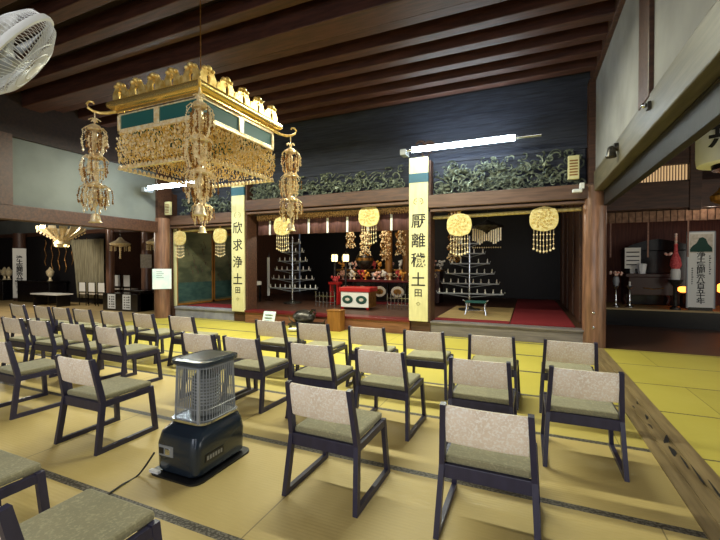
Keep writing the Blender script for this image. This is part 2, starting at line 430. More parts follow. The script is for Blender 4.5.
# right hall shell
struct(MB().box(1.2, 6.5, 12.4, 12.5, 0, 4.72), 'wall_right_hall', 'wood_dark')
struct(MB().box(1.03, 1.2, 8.0, 12.4, 0, 4.72), 'wall_right_hall_side', 'wood_dark')
struct(MB().box(1.2, 6.5, 9.9, 10.1, 2.55, 3.1).box(1.2, 6.5, 9.9, 10.0, 3.45, 4.72).box(3.0, 3.2, 9.88, 10.0, 2.5, 4.6), 'trim_28', 'wood_dark', bevel=.01)
# black dais of the right hall
mb = MB().box(1.25, 6.4, 10.5, 12.3, 0, .36)
struct(mb, 'trim_29', 'lacquer')
struct(MB().box(1.25, 6.4, 10.48, 12.3, .36, .395), 'floor_dais', 'tatami_far')

# ------------------------------------------------------------------ chairs
def make_chair():
    root = empty('temple_chair')
    s = MB().box(-.205, .205, -.19, .235, .365, .405)
    s.build('seat', 'fabric_seat', root, bevel=.014)
    # backrest: slightly bowed pad between the posts
    mb = MB(); n = 8; T = []
    zt, zb = .684, .485
    def by(z): return -.185 - (z-.37)*.20
    vs = []; fs = []
    for k_, (z, off) in enumerate(((zb, 0), (zt, 0))):
        pass
    for side in (0, 1):
        for z in (zb, zb+.012, (zb+zt)/2, zt-.012, zt):
            for i in range(n+1):
                x = -.192 + .384*i/n
                bow = -.012*(1-(x/.192)**2)
                ed = .008 if z in (zb, zt) else 0
                yy = by(z) + bow + (-.015+ed if side == 0 else .015-ed)
                vs.append((x, yy, z))
    m_ = n+1
    for side in (0, 1):
        o_ = side*5*m_
        for j in range(4):
            for i in range(n):
                q = (o_+j*m_+i, o_+j*m_+i+1, o_+(j+1)*m_+i+1, o_+(j+1)*m_+i)
                fs.append(q if side == 0 else q[::-1])
    for i in range(n):
        fs.append((i+1, i, 5*m_+i, 5*m_+i+1)); fs.append((4*m_+i, 4*m_+i+1, 9*m_+i+1, 9*m_+i))
    for j in range(4):
        fs.append((j*m_, (j+1)*m_, 5*m_+(j+1)*m_, 5*m_+j*m_)); fs.append(((j+1)*m_+n, j*m_+n, 5*m_+j*m_+n, 5*m_+(j+1)*m_+n))
    mb.add(vs, fs); mb.build('backrest', 'fabric_back', root, smooth=True)
    for sx in (-1, 1):
        x = sx*.223
        f = MB()
        # one bent side frame: back post, rear leg, runner, front leg
        f.prism([], 0, 0) if False else None
        out = [(-.270,.690),(-.236,.695),(-.176,.42),(-.168,.36),(-.214,.034),(.222,.034),(.196,.37),(.232,.37),(.262,0),(-.258,0),(-.208,.36)]
        # profile in y,z extruded along x
        nn = len(out); v2 = [(x-.014, a, b) for a, b in out]+[(x+.014, a, b) for a, b in out]
        # triangulate the concave outline into strips
        post = [0,1,2,3,10]; rear = [3,4,9,10]; run = [4,5,8,9]; fr = [5,6,7,8]
        for poly in (post, rear, run, fr):
            kk = len(poly)
            f.add([v2[i] for i in poly]+[v2[i+nn] for i in poly],
                  [tuple(range(kk))[::-1], tuple(range(kk, 2*kk))]+[(i, (i+1) % kk, (i+1) % kk+kk, i+kk) for i in range(kk)])
        f.box(x-.015, x+.012, -.19, .225, .325, .366)
        f.v = [(x_-sx*.036*z_/.7+sx*.013, y_, z_) for x_, y_, z_ in f.v]
        f.build('side_frame', 'frame', root)
    MB().box(-.208, .208, -.205, -.177, .295, .366).build('back_rail', 'frame', root, bevel=.003)
    MB().box(-.208, .208, .205, .23, .315, .366).build('front_rail', 'frame', root, bevel=.003)
    return root
chair0 = make_chair(); used = [False]
def place_chair(x, yrear, label, group, rz=0):
    c = chair0 if not used[0] else copy_tree(chair0)
    used[0] = True
    c.location = (x, yrear+.25, 0); c.rotation_euler.z = R(rz)
    tag(c, label, 'chair', group)
GZ = 'chairs cut off at the bottom left corner'
place_chair(-1.56, .60, 'chair cut by the bottom edge, its olive seat filling the lower left corner', GZ)
place_chair(-2.40, .64, 'chair at the left edge above the bottom corner, only its seat corner showing', GZ)
GA = 'front row of patterned chairs'
for x, l in ((-.18,'large patterned chair nearest the viewer at bottom centre, bright beige back'),
             (-1.09,'patterned chair in the nearest row just right of the kerosene heater'),
             (-3.10,'patterned chair in the nearest row left of the kerosene heater, seen whole'),
             (-4.45,'patterned chair in the nearest row cut by the left edge of the photo')):
    place_chair(x, 1.80 if x == -3.10 else 1.93, l, GA, rz=random.uniform(-2,2))
GB = 'second row of patterned chairs'
for x, l in ((.35,'patterned chair in the second row beside the wooden threshold, rightmost with bright patterned back'),
             (-.32,'patterned chair in the second row directly beyond the large chair at bottom centre'),
             (-1.09,'patterned chair in the second row, third from the wooden threshold'),
             (-1.75,'patterned chair in the second row, fourth from the wooden threshold'),
             (-2.50,'patterned chair in the second row just behind and right of the heater'),
             (-3.05,'patterned chair in the second row mostly hidden behind the heater cage'),
             (-4.3,'patterned chair in the second row, first to the left of the aisle behind the heater'),
             (-4.93,'patterned chair in the second row, second to the left of the aisle'),
             (-5.6,'patterned chair in the second row, third to the left of the aisle'),
             (-6.2,'patterned chair in the second row, leftmost near the photo edge')):
    place_chair(x, 2.93 if x > -4 else 2.84, l, GB, rz=random.uniform(-2,2))
GC = 'third row of patterned chairs'
nm = ['third row chair nearest the right round pillar, rightmost of the row', 'third row chair second from the wooden threshold, beyond the patch of yellow mat',
      'third row chair in front of the right cream calligraphy board', 'third row chair fourth from the wooden threshold, below the white and red offering box',
      'third row chair in front of the dark wooden drum', 'third row chair in front of the small white card', 'third row chair at the left of the wide yellow gap, just left of the aisle',
      'third row chair in front of the left round pillar', 'third row chair in front of the black desk with two papers', 'third row chair just left of the black desk with two papers',
      'third row chair third from the left end of the row', 'third row chair second from the left end of the row', 'third row chair at the far left end of the row, below the white pillar sign']
for x, l in zip((.36,-.32,-1.0,-1.65,-2.33,-2.94,-4.28,-5.0,-5.70,-6.38,-6.92,-7.43,-8.15), nm):
    place_chair(x, 3.97 if x > -4 else 3.82, l, GC, rz=random.uniform(-2,2))

# ------------------------------------------------------------------ kerosene heater
h = empty('kerosene_heater', (-2.09, 2.05, 0)); tag(h, 'dark blue kerosene heater with a silver wire cage standing among the chairs', 'heater')
def rrect(hx, hy, r, n=5):
    o = []
    for cx, cy, a0 in ((hx-r,hy-r,0),(-hx+r,hy-r,90),(-hx+r,-hy+r,180),(hx-r,-hy+r,270)):
        for i in range(n+1):
            a = R(a0+90*i/n); o.append((cx+r*math.cos(a), cy+r*math.sin(a)))
    return o
def loft(mb, layers, cap=True):
    n = len(layers[0][0]); vs = []; fs = []
    for o, z, dy in layers: vs += [(p[0], p[1]+dy, z) for p in o]
    for j in range(len(layers)-1):
        for i in range(n):
            k = (i+1) % n; fs.append((j*n+i, j*n+k, (j+1)*n+k, (j+1)*n+i))
    if cap: fs.append(tuple(range(n))[::-1]); fs.append(tuple((len(layers)-1)*n+i for i in range(n)))
    return mb.add(vs, fs)
loft(MB(), [(rrect(.215,.275,.07),0,0),(rrect(.215,.275,.07),.012,0)]).build('tray', 'heater_tray', h)
loft(MB(), [(rrect(.165,.225,.06),.02,0),(rrect(.180,.238,.06),.04,0),(rrect(.185,.24,.06),.20,0),(rrect(.175,.225,.06),.27,.005),(rrect(.155,.19,.06),.305,.03),(rrect(.145,.17,.06),.325,.04)]).build('body', 'heater_body', h, smooth=True)
loft(MB(), [(rrect(.16,.185,.07),.325,.03),(rrect(.16,.185,.07),.34,.03)]).build('burner_rim', 'chrome', h, smooth=True)
# cage of vertical wires with hoops
cg = MB(); o = rrect(.152,.175,.08,6)
per = []
for i in range(len(o)):
    a, b = Vector(o[i]), Vector(o[(i+1) % len(o)]); m_ = max(1, round((b-a).length/.022))
    per += [a.lerp(b, j/m_) for j in range(m_)]
for p in per:
    cg.cyl((p.x, p.y+.03, .34), (p.x*.94, p.y*.94+.03, .70), .0030, 5)
for z, sc_ in ((.345,1.0),(.42,.99),(.69,.945)):
    ring = [(p.x*sc_, p.y*sc_+.03, z) for p in per]; cg.tube(ring+[ring[0]], .004, 5)
cg.build('cage', 'plastic_grey', h, smooth=True)
MB().box(.115, .135, -.165, -.155, .34, .70).build('cage_bar', 'plastic_grey', h, bevel=.003)
MB().lathe([(.10,.345),(.105,.36),(.088,.40),(.088,.58),(.07,.62),(.03,.64)], (0,.03,0), 24).build('burner_chimney', 'steel_glow', h, smooth=True)
gl = MB()
for z in [.41+.022*i for i in range(9)]: gl.lathe([(.089,z),(.094,z+.006),(.089,z+.012)], (0,.03,0), 24, cap=False)
gl.build('burner_rings', 'plastic_grey', h, smooth=True)
loft(MB(), [(rrect(.15,.172,.07),.70,.03),(rrect(.162,.185,.07),.712,.03),(rrect(.162,.185,.07),.735,.03),(rrect(.14,.165,.07),.742,.03)]).build('top_plate', 'heater_body', h, smooth=True)
loft(MB(), [(rrect(.12,.14,.05),.742,.03),(rrect(.11,.13,.05),.746,.03)]).build('top_insert', 'heater_tray', h, smooth=True)
p_ = MB().box(-.14, -.01, -.245, -.236, .13, .20).build('control_panel', 'plastic_grey', h, bevel=.004)
MB().box(-.13, -.09, -.250, -.243, .145, .185).build('switch', 'cable', p_, bevel=.003)
MB().box(-.075, -.035, -.250, -.243, .145, .185).build('dial', 'chrome', p_, bevel=.003)
MB().box(.184, .188, -.16, .0, .10, .15).build('name_plate', 'heater_tray', h)
mb = MB()
for i in range(6): mb.box(.188, .189, -.15+.024*i, -.135+.024*i, .112, .138)
mb.build('name_plate_letters', 'plastic_grey', h)
MB().box(-.20, -.12, -.268, -.245, .012, .03).build('paper_tag', 'paper', h)
cb = MB(); pts = []
ctrl = [(-2.26,1.80,.14),(-2.33,1.74,.01),(-2.32,1.62,.008),(-2.30,1.5,.008),(-2.30,1.38,.008),(-2.24,1.22,.008),(-2.1,1.05,.008),(-1.98,.85,.008),(-1.98,.2,.008)]
for i in range(len(ctrl)-1):
    p0, p1, p2, p3 = [Vector(ctrl[max(0, min(len(ctrl)-1, i+q))]) for q in (-1,0,1,2)]
    for j in range(6):
        t = j/6; pts.append(.5*((2*p1)+(-p0+p2)*t+(2*p0-5*p1+4*p2-p3)*t*t+(-p0+3*p1-3*p2+p3)*t**3))
tag(cb.tube(pts, .006, 6).build('power_cable', 'cable', smooth=True), 'thin black cable running over the mats from the heater to the lower left chair', 'cable')

# ------------------------------------------------------------------ gilt canopy
cx, cy = -3.425, 3.355; S = .58
can = empty('hanging_canopy', (cx, cy, 2.77)); tag(can, 'large square gilt temple canopy with teal panels and bead skirt hanging from the ceiling', 'canopy')
fr = MB(); tp = MB()
for r in range(4):
    m_ = Matrix.Rotation(R(90*r), 4, 'Z')
    fr.box(-S, S, -S, -S+.03, 0, .03, m_); fr.box(-S, S, -S, -S+.03, .19, .22, m_)
    for x0, x1 in ((-S, -S+.04), (-.035, .035), (S-.04, S)): fr.box(x0, x1, -S-.004, -S+.03, .03, .19, m_)
    fr.box(-S+.05, -.045, -S-.001, -S+.02, .03, .045, m_); fr.box(.045, S-.05, -S-.001, -S+.02, .03, .045, m_)
    tp.box(-S+.03, S-.03, -S+.012, -S+.02, .03, .19, m_)
fr.build('frame', 'gold_pale', can, bevel=.004); tp.build('teal_panel', 'teal', can)
co = MB()
prof = [(S,.22),(S+.02,.225),(S+.02,.24),(S+.045,.25),(S+.068,.27),(S+.075,.295),(S+.068,.32),(S+.045,.34),(S-.01,.35)]
vs = []; fs = []
for r_, z in prof:
    vs += [(-r_,-r_,z),(r_,-r_,z),(r_,r_,z),(-r_,r_,z)]
for j in range(len(prof)-1):
    for i in range(4): fs.append((j*4+i, j*4+(i+1) % 4, (j+1)*4+(i+1) % 4, (j+1)*4+i))
co.add(vs, fs)
co.box(-S, S, -S, S, .20, .215)
co.build('cornice', 'gold_smooth', can, smooth=True)
# lobed crest: pierced plates along each side
for r in range(4):
    m_ = Matrix.Rotation(R(90*r), 4, 'Z'); q = MB()
    for i in range(5):
        c0 = -.5+.25*i
        outer = [(c0-.105,.34)]+[(c0+.105*math.cos(a)*(1+.06*math.cos(6*a)), .395+.10*math.sin(a)*(1+.06*math.cos(6*a))) for a in [PI-PI*k/12 for k in range(13)]]+[(c0+.105,.34)]
        inner = [(c0-.014,.345)]+[(c0+.022*math.cos(a), .405+.022*math.sin(a)) for a in [PI-PI*k/12 for k in range(13)]]+[(c0+.014,.345)]
        n = len(outer)
        for y0 in (-S-.03,):
            v = [(x, y0, z) for x, z in outer]+[(x, y0, z) for x, z in inner]+[(x, y0+.02, z) for x, z in outer]+[(x, y0+.02, z) for x, z in inner]
            f = []
            for k in range(n-1):
                f += [(k, k+1, n+k+1, n+k), (2*n+k+1, 2*n+k, 3*n+k, 3*n+k+1), (k+1, k, 2*n+k, 2*n+k+1), (n+k, n+k+1, 3*n+k+1, 3*n+k)]
            q.add(v, f, m_)
        # small pale scroll caps on top of each lobe
        q2 = MB()
        for dx, dz, rb in ((-.05,.478,.026),(0,.492,.034),(.05,.478,.026)): q2.ball((c0+dx, -S-.03, dz), rb, 8, .8)
        q2.lathe([(.012,-S-.045),(.012,-S-.03)], (c0,0,.445), 8, axis='Y')
        q.add(q2.v, q2.f, m_)
        if i < 4:
            q.prism([(c0+.10,.34),(c0+.16,.34),(c0+.15,.40),(c0+.13,.425),(c0+.11,.40)], -S-.035, -S-.015, m_)
    q.build('crest', 'gold', can, smooth=True)
# upturned corner brackets
for sx in (-1, 1):
    for sy in (-1, 1):
        pts = [(sx*(S+.04+d), sy*(S+.04+d), z) for d, z in ((-.05,.245),(.02,.21),(.07,.20),(.115,.212),(.145,.24),(.155,.275),(.14,.305),(.115,.305),(.108,.285))]
        MB().tube(pts, .017, 8, .009).build('corner_curl', 'gold', can, smooth=True)
# hanging rods and central boss, cord
tag_c = MB(); tag_c.cyl((0,0,.215), (0,0,1.94), .006, 8); 
for sx in (-1, 1):
    for sy in (-1, 1): tag_c.cyl((sx*S*.95, sy*S*.95, .22), (0,0,.80), .005, 6)
tag_c.build('suspension_cord', 'gold_dark', can)
MB().lathe([(.30,.19),(.28,.14),(.2,.11),(.06,.09),(.01,.05)], (0,0,0), 24).build('underside_boss', 'gold_dark', can, smooth=True)
# bead skirt
bk = MB(); rnd = random.Random(3)
for lay, (off, ln, st) in enumerate(((S-.012, .33, .03), (S-.07, .30, .036), (S-.16, .24, .05))):
    for r in range(4):
        n = int(2*off/st)
        for i in range(n):
            u = -off+2*off*(i+.5)/n
            for k in range(int(ln/.026)):
                if rnd.random() < .12: continue
                z = -.01-.026*k; rr = .008+.009*rnd.random()**1.5
                x_, y_ = u+rnd.uniform(-.008,.008), -off-.035*math.sin(PI*min(1, k*.026/ln))+rnd.uniform(-.012,.012)
                a = R(90*r); ca, sa = math.cos(a), math.sin(a)
                bk.mi = 1 if rnd.random() < (.6 if lay == 0 else .3) else 0
                bk.bead((x_*ca-y_*sa, x_*sa+y_*ca, z), rr, 1.3)
bk_o = bk.build('bead_skirt', ['gold', 'gold_pale'], can); bk_o['kind'] = 'stuff'
bl = MB()
for r in range(4):
    a = R(90*r); ca, sa = math.cos(a), math.sin(a)
    for i in range(21):
        u = -S+.02+ (2*S-.04)*i/20; y_ = -S+.012
        bl.lathe([(.004,.006),(.015,-.006),(.02,-.028),(.025,-.042),(.002,-.036)], (u*ca-y_*sa, u*sa+y_*ca, -.335), 7, cap=False)
    for i in range(8):                                 # swags of leaves above the bells
        u0 = -S+2*S*i/8
        for k in range(7):
            t = k/6; u = u0+2*S/8*t; z = -.05-.10*math.sin(PI*t)
            y_ = -S-.008
            bl.bead((u*ca-y_*sa, u*sa+y_*ca, z), .012, 1.4)
bo = bl.build('bell_fringe', 'gold_pale', can, smooth=True); bo['kind'] = 'stuff'
# corner pendants
def pendant_mesh(L):
    c = MB(); b = MB(); rd = random.Random(11)
    c.cyl((0,0,.095), (0,0,-L), .006, 6)
    c.ball((0,0,-.01), .02, 8)
    for k in range(6):
        a = 2*PI*k/6; c.tube([(0,0,-.005),(.03*math.cos(a),.03*math.sin(a),.012),(.055*math.cos(a),.055*math.sin(a),-.006)], .006, 4)
    H = (L-.14)/3
    for t in range(3):
        z0 = -.06-t*H; R0 = (.105, .115, .13)[t]
        c.lathe([(.012,z0+.02),(.05,z0+.0),(R0*.6,z0-.03),(R0*.7,z0-.04),(R0*.5,z0-.05)], (0,0,0), 12, cap=False)
        c.lathe([(.010,z0-.2*H),(.028,z0-.3*H),(.02,z0-.45*H),(.012,z0-.6*H),(.025,z0-.75*H),(.010,z0-.85*H)], (0,0,0), 10)
        for k in range(9):                             # curled leaf arms
            a = 2*PI*(k+.5*t)/9; ca, sa = math.cos(a), math.sin(a)
            c.tube([(.02*ca,.02*sa,z0-.03),(R0*.7*ca,R0*.7*sa,z0-.02),(R0*1.05*ca,R0*1.05*sa,z0-.06),(R0*1.0*ca,R0*1.0*sa,z0-.09),(R0*.85*ca,R0*.85*sa,z0-.08)], .006, 4, .003)
            c.tube([(.02*ca,.02*sa,z0-.55*H),(R0*.75*ca,R0*.75*sa,z0-.50*H),(R0*.9*ca,R0*.9*sa,z0-.58*H)], .005, 4, .003)
        for k in range(40):                            # short irregular strings: a bulging cluster
            a = rd.uniform(0, 2*PI); f = rd.random(); r_ = R0*(.3+.95*f**.7); zs = z0-.03-.45*H*rd.random()
            b.mi = 1 if rd.random() < .42 else 0
            for j in range(rd.randint(4, 8)):
                zz = zs-.022*j
                u = (z0-zz)/H; env = .72+.28*math.sin(PI*min(1, u))
                rr = r_*env
                b.bead((rr*math.cos(a)+rd.uniform(-.004,.004), rr*math.sin(a)+rd.uniform(-.004,.004), zz), rd.uniform(.007,.0135), 1.3)
            b.bead((rr*math.cos(a), rr*math.sin(a), zz-.018), .014, 1.5)
    zb = -L
    c.lathe([(.01,zb+.06),(.035,zb+.05),(.045,zb+.01),(.05,zb-.02),(.065,zb-.035),(.01,zb-.03)], (0,0,0), 12)
    return c, b
pc, pb = pendant_mesh(1.03)
where = {(-1,-1): 'left corner', (1,-1): 'near corner', (1,1): 'right corner', (-1,1): 'far hidden corner'}
pr = None
for (sx, sy), wh in where.items():
    if pr is None:
        pr = empty('pendant_ornament'); pc.build('core', 'gold_pale', pr, smooth=True); b_ = pb.build('bead_strand', ['gold_pale', 'gold_dark'], pr); b_['kind'] = 'stuff'
        o = pr
    else: o = copy_tree(pr)
    o.location = (cx+sx*.725, cy+sy*.725, 2.77+.12)
    if (sx, sy) == (1, 1): o.location.z = 2.87
    tag(o, 'long gilt three-tiered bead pendant hanging from the %s of the canopy' % wh, 'pendant', 'gilt pendants at the canopy corners')

# ------------------------------------------------------------------ calligraphy boards
def board(x, z0, z1, body, label, size, zc, band):
    r = empty('calligraphy_board', (x, FY-.09, 0)); tag(r, label, 'sign board', 'calligraphy boards on the sanctuary pillars')
    MB().box(-.19, .19, -.0, .05, z0, z1).build('board', 'cream_board', r, bevel=.006)
    MB().box(-.192, .192, -.004, .05, band[0], band[1]).build('blue_band', 'blue_band', r)
    for k, ch in enumerate(body.split('\n')):
        text_obj('character', ch, size, 'ink', r, (0, -.003, zc+band[2]*(1.5-k)), thick=.0025)
    mb = MB()
    for sx in (-1, 1):
        mb.tube([(sx*.03,-.003,band[3]+.07),(sx*.08,-.003,band[3]+.05),(sx*.095,-.003,band[3]-.02),(sx*.05,-.003,band[3]-.05)], .006, 5)
        mb.tube([(sx*.03,-.003,band[3]+.02),(sx*.055,-.003,band[3]+.0)], .005, 5)
    mb.build('crest_mark', 'ink_grey', r)
    text_obj('seal', '田', .17, 'ink', r, (0, -.003, band[4]), thick=.002)
    mb = MB(); mb.tube([(-.04,-.003,band[4]-.2),(0,-.003,band[4]-.17),(.04,-.003,band[4]-.2),(0,-.003,band[4]-.24),(-.04,-.003,band[4]-.2)], .004, 5)
    mb.build('lower_mark', 'ink_grey', r)
    return r
board(-1.98, .27, 3.49, '厭\n離\n穢\n土', 'right cream board reading four large black characters, under the lit fluorescent tube', .30, 1.65, (3.0, 3.18, .385, 2.62, .82))
board(-6.46, .25, 3.38, '欣\n求\n浄\n土', 'left cream board reading four large black characters, behind the gilt canopy', .30, 1.64, (3.06, 3.26, .413, 2.58, .76))

# ------------------------------------------------------------------ fluorescent lamps
def tube_lamp(x0, x1, y, z0, z1, label):
    L = math.hypot(x1-x0, z1-z0)
    r = empty('fluorescent_lamp', (x0, y, z0)); tag(r, label, 'lamp', 'bare fluorescent lamps over the sanctuary front')
    r.rotation_euler.y = -math.atan2(z1-z0, x1-x0)
    MB().cyl((.22,0,0), (L-.42,0,0), .05, 16).build('lit_tube', 'tube', r, smooth=True)
    MB().box(0, L, .04, .075, -.01, .035).build('batten', 'plastic_white', r)
    MB().cyl((0,0,0), (.22,0,0), .022, 12).build('end_cap', 'chrome', r, smooth=True)
    MB().cyl((L-.42,0,0), (L,0,0), .022, 12).build('end_cap', 'chrome', r, smooth=True)
    MB().box(-.02, .10, -.03, .20, -.08, .03).build('bracket', 'plastic_grey', r, bevel=.006)
    return r
tube_lamp(-2.28, .20, FY-.25, 3.60, 3.60, 'long lit fluorescent tube above the right bay and its carved transom')
_l = tube_lamp(-8.62, -6.55, 6.6, 3.24, 3.24, 'short lit fluorescent tube on the left behind the canopy skirt')
for x in (.4, 1.6): MB().cyl((x, .055, .02), (x, .055, 1.40), .004, 5).build('hanging_rod', 'bronze', _l)

# ------------------------------------------------------------------ carved transoms
def carving(x0, x1, z0, z1, n, label, seed):
    rd = random.Random(seed); r = empty('carved_transom', ((x0+x1)/2, FY+.06, z0)); tag(r, label, 'carving', 'carved transoms above the lintels')
    W = (x1-x0)/2; H = z1-z0
    MB().box(-W, W, .13, .17, 0, H).build('backing', 'plank_blue', r)
    mb = MB()
    for i in range(n):
        px = rd.uniform(-W+.08, W-.08); pz = H*(.06+.86*rd.random()**1.7); rr = rd.uniform(.05,.13); a0 = rd.uniform(0,2*PI); sgn = rd.choice((-1,1)); dy = rd.uniform(-.02,.09)
        pts = []
        for k in range(12):
            t = k/11; a = a0+sgn*t*4.6; q = rr*(1-t*.85)
            pts.append((max(-W, min(W, px+q*math.cos(a))), dy-.04*t, max(.012, min(H-.01, pz+q*math.sin(a)))))
        mb.tube(pts, .018, 5, .008)
    for i in range(n//4):                              # long wave lines
        px = rd.uniform(-W+.2, W-.3); pz = rd.uniform(.08, H*.8); L = rd.uniform(.25,.6); ph = rd.uniform(0,6)
        mb.tube([(max(-W, min(W, px+L*(k/10-.5))), rd.uniform(.02,.04), max(.012, min(H-.01, pz+.05*math.sin(ph+k*.8)+.12*(k/10-.5)))) for k in range(11)], .02, 5, .007)
    for i in range(n//8):
        px = rd.uniform(-W+.15, W-.15); pz = rd.uniform(.1, H*.7)
        mb.ball((px, .08, pz), rd.uniform(.05,.09), 8, .7)
    mb.build('relief', 'carve', r, smooth=True)
carving(-1.75, .90, 2.76, 3.41, 170, 'carved wave and cloud transom on the right under the long tube', 1)
carving(-6.22, -2.2, 2.95, 3.41, 150, 'long carved transom over the middle bay with animal and scroll shapes', 2)
carving(-8.6, -6.68, 2.70, 3.28, 70, 'carved transom on the left behind the near bead pendant', 5)
# round carved bracket on the plank wall
r = empty('carved_bracket', (-1.9, FY+.08, 3.62)); tag(r, 'dark carved bracket on the plank wall above the right calligraphy board', 'carving')
mb = MB()
for c_, q in (((-.12,0,.18),.10),((.06,0,.14),.11),((0,0,.02),.09)):
    mb.tube([(c_[0]+q*math.cos(a)*(1-k*.02), c_[1]+.12, c_[2]+q*math.sin(a)*(1-k*.02)) for k, a in enumerate([2*PI*j/12*1.2 for j in range(14)])], .03, 6, .015)
mb.build('scroll', 'wood_dark', r, smooth=True)

# ------------------------------------------------------------------ small wall items on the front
def speaker_box(x, y, z, wd, hh, label):
    r = empty('wall_speaker', (x, y, z)); tag(r, label, 'speaker', 'cream wall speakers')
    MB().box(-wd/2, wd/2, 0, .08, -hh/2, hh/2).build('case', 'cream_board', r, bevel=.008)
    mb = MB()
    for i in range(6): mb.box(-wd*.36, wd*.36, -.004, .002, -hh*.36+hh*.12*i+.005, -hh*.36+hh*.12*i+hh*.07)
    mb.build('grille', 'wood_ochre', r)
speaker_box(.70, FY-.09, 3.03, .17, .40, 'cream rectangular wall speaker above the right round pillar')
speaker_box(-8.64, FY-.25, 2.86, .18, .34, 'cream rectangular wall speaker at the end of the left lintel')
r = empty('security_camera', (.80, FY-.09, 2.64)); tag(r, 'small white security camera at the right end of the lintel', 'camera')
MB().box(-.02, .05, -.12, 0, 0, .1).build('mount', 'plastic_white', r, bevel=.01)
MB().box(-.13, .02, -.14, -.06, -.06, .0).build('camera_body', 'plastic_white', r, bevel=.015)
r = empty('spot_lamp', (.985, 5.6, 2.78)); tag(r, 'small metal spotlight clamped on the side beam', 'lamp')
MB().cyl((.015,0,.04), (-.03,0,.04), .05, 12).build('clamp', 'bronze', r, smooth=True)
MB().lathe([(.02,.05),(.04,.03),(.06,-.08),(.052,-.09)], (-.06,-.02,.0), 12).build('lamp_head', 'bronze', r, smooth=True)
r = empty('spot_lamp', (.985, 4.25, 2.80)); tag(r, 'tiny bright clip light on the side beam nearer the viewer', 'lamp')
MB().box(-.01, .012, -.04, .04, -.02, .04).build('clip', 'bronze', r)
MB().ball((-.03,0,.02), .025, 8).build('lamp_head', 'chrome', r, smooth=True)

# ------------------------------------------------------------------ hanging flower ornaments (round gilt plates with bead strings)
def make_kazari():
    r = empty('hanging_ornament')
    out = []
    for k in range(36):
        a = 2*PI*k/36; rx = .22; rz = .20
        q = 1+.045*math.cos(9*a)
        out.append((rx*math.copysign(abs(math.cos(a))**.72, math.cos(a)), rz*math.copysign(abs(math.sin(a))**.8, math.sin(a))*(1+.03*math.cos(8*a))))
    p = MB(); p.prism(out, -.02, .02)
    p.build('plate', 'gold_bright', r, smooth=True); p = MB()
    for k in range(26):
        rd = random.Random(k); a = k*2.4; q = .17*(k/26)**.5
        c = (q*math.cos(a), -.025, q*math.sin(a))
        p.tube([(c[0]+.026*(1-j/8)*math.cos(a+j*.9), c[1], c[2]+.026*(1-j/8)*math.sin(a+j*.9)) for j in range(7)], .005, 4)
    p.build('filigree', 'gold', r, smooth=True)
    c = MB(); c.ball((0,0,.225), .03, 8); c.tube([(.04*math.cos(a),0,.265+.03*math.sin(a)) for a in [2*PI*j/10 for j in range(11)]], .007, 5); c.cyl((0,0,.28),(0,0,.42),.004,5)
    c.build('hanger', 'gold', r, smooth=True)
    b = MB(); rd = random.Random(4)
    for i in range(7):
        x = -.15+.05*i; L = .30+.08*math.cos((i-3)/2.2)
        b.cyl((x,0,-.14), (x,0,-.20-L), .003, 4)
        for j in range(4): b.ball((x+rd.uniform(-.004,.004),0,-.24-L/4*j-.02), .014 if j < 3 else .02, 6)
    b.build('bead_strings', 'gold_pale', r, smooth=True)
    return r
kz = make_kazari()
K_ = 7.62/7.2
spots = [(.24,7.2,2.15,'rightmost round gilt hanging ornament with bead strings, in front of the dark right bay'),
         (-1.15,7.2,2.11,'round gilt hanging ornament with bead strings just right of the right calligraphy board'),
         (-2.92,7.2,2.35,'round gilt hanging ornament over the altar in the middle bay'),
         (-4.98,7.2,2.24,'round gilt hanging ornament partly behind the right canopy pendant'),
         (-6.76,7.2,2.08,'round gilt hanging ornament left of the left calligraphy board'),
         (-8.08,7.2,2.06,'leftmost round gilt hanging ornament beside the left round pillar')]
for i, (x, y, z, l) in enumerate(spots):
    o = kz if i == 0 else copy_tree(kz)
    q = K_*(.9 if x < -6 else 1)
    o.location = (x*K_, y*K_, 1.38+(z-1.38)*K_); tag(o, l, 'ornament', 'round gilt hanging ornaments under the lintels')
    o.scale = (q, q, q)
# rods that carry them
for i, (x0, x1, z) in enumerate(((-1.78, .85, 2.33), (-8.6, -6.67, 2.30))):
    tag(MB().cyl((x0, 7.78, z), (x1, 7.78, z+.03), .035, 10).build('bamboo_rod', 'gold_bright', smooth=True), ['long yellow rod across the top of the right bay', 'yellow rod across the top of the left bay'][i], 'rod')

# ------------------------------------------------------------------ middle bay valance
r = empty('valance_curtain', (-4.2, 7.92, 2.1)); tag(r, 'purple brown valance with white vertical bands across the middle bay', 'curtain')
mb = MB(); n = 80; W = 2.0; vs = []; fs = []
for j, z in enumerate((.50, .02)):
    for i in range(n+1): vs.append((-W+2*W*i/n, .02*math.sin(i*1.1)*(.4+j), z))
for i in range(n): fs.append((i, i+1, n+2+i, n+1+i))
o = mb.add(vs, fs).build('cloth', 'valance', r, smooth=True); sm = o.modifiers.new('s', 'SOLIDIFY'); sm.thickness = .012
for x in (-1.62,-1.08,-.52,-.02,.48,.98,1.52): MB().box(x-.025, x+.025, -.045, -.03, .02, .36).build('white_band', 'paper', r)
mb = MB().box(-W, W, -.06, -.045, .40, .50)
for i in range(70): mb.bead((-W+.03+i*.057, -.055, .385), .022, 1.2)
mb.build('gold_fringe', 'brocade', r)

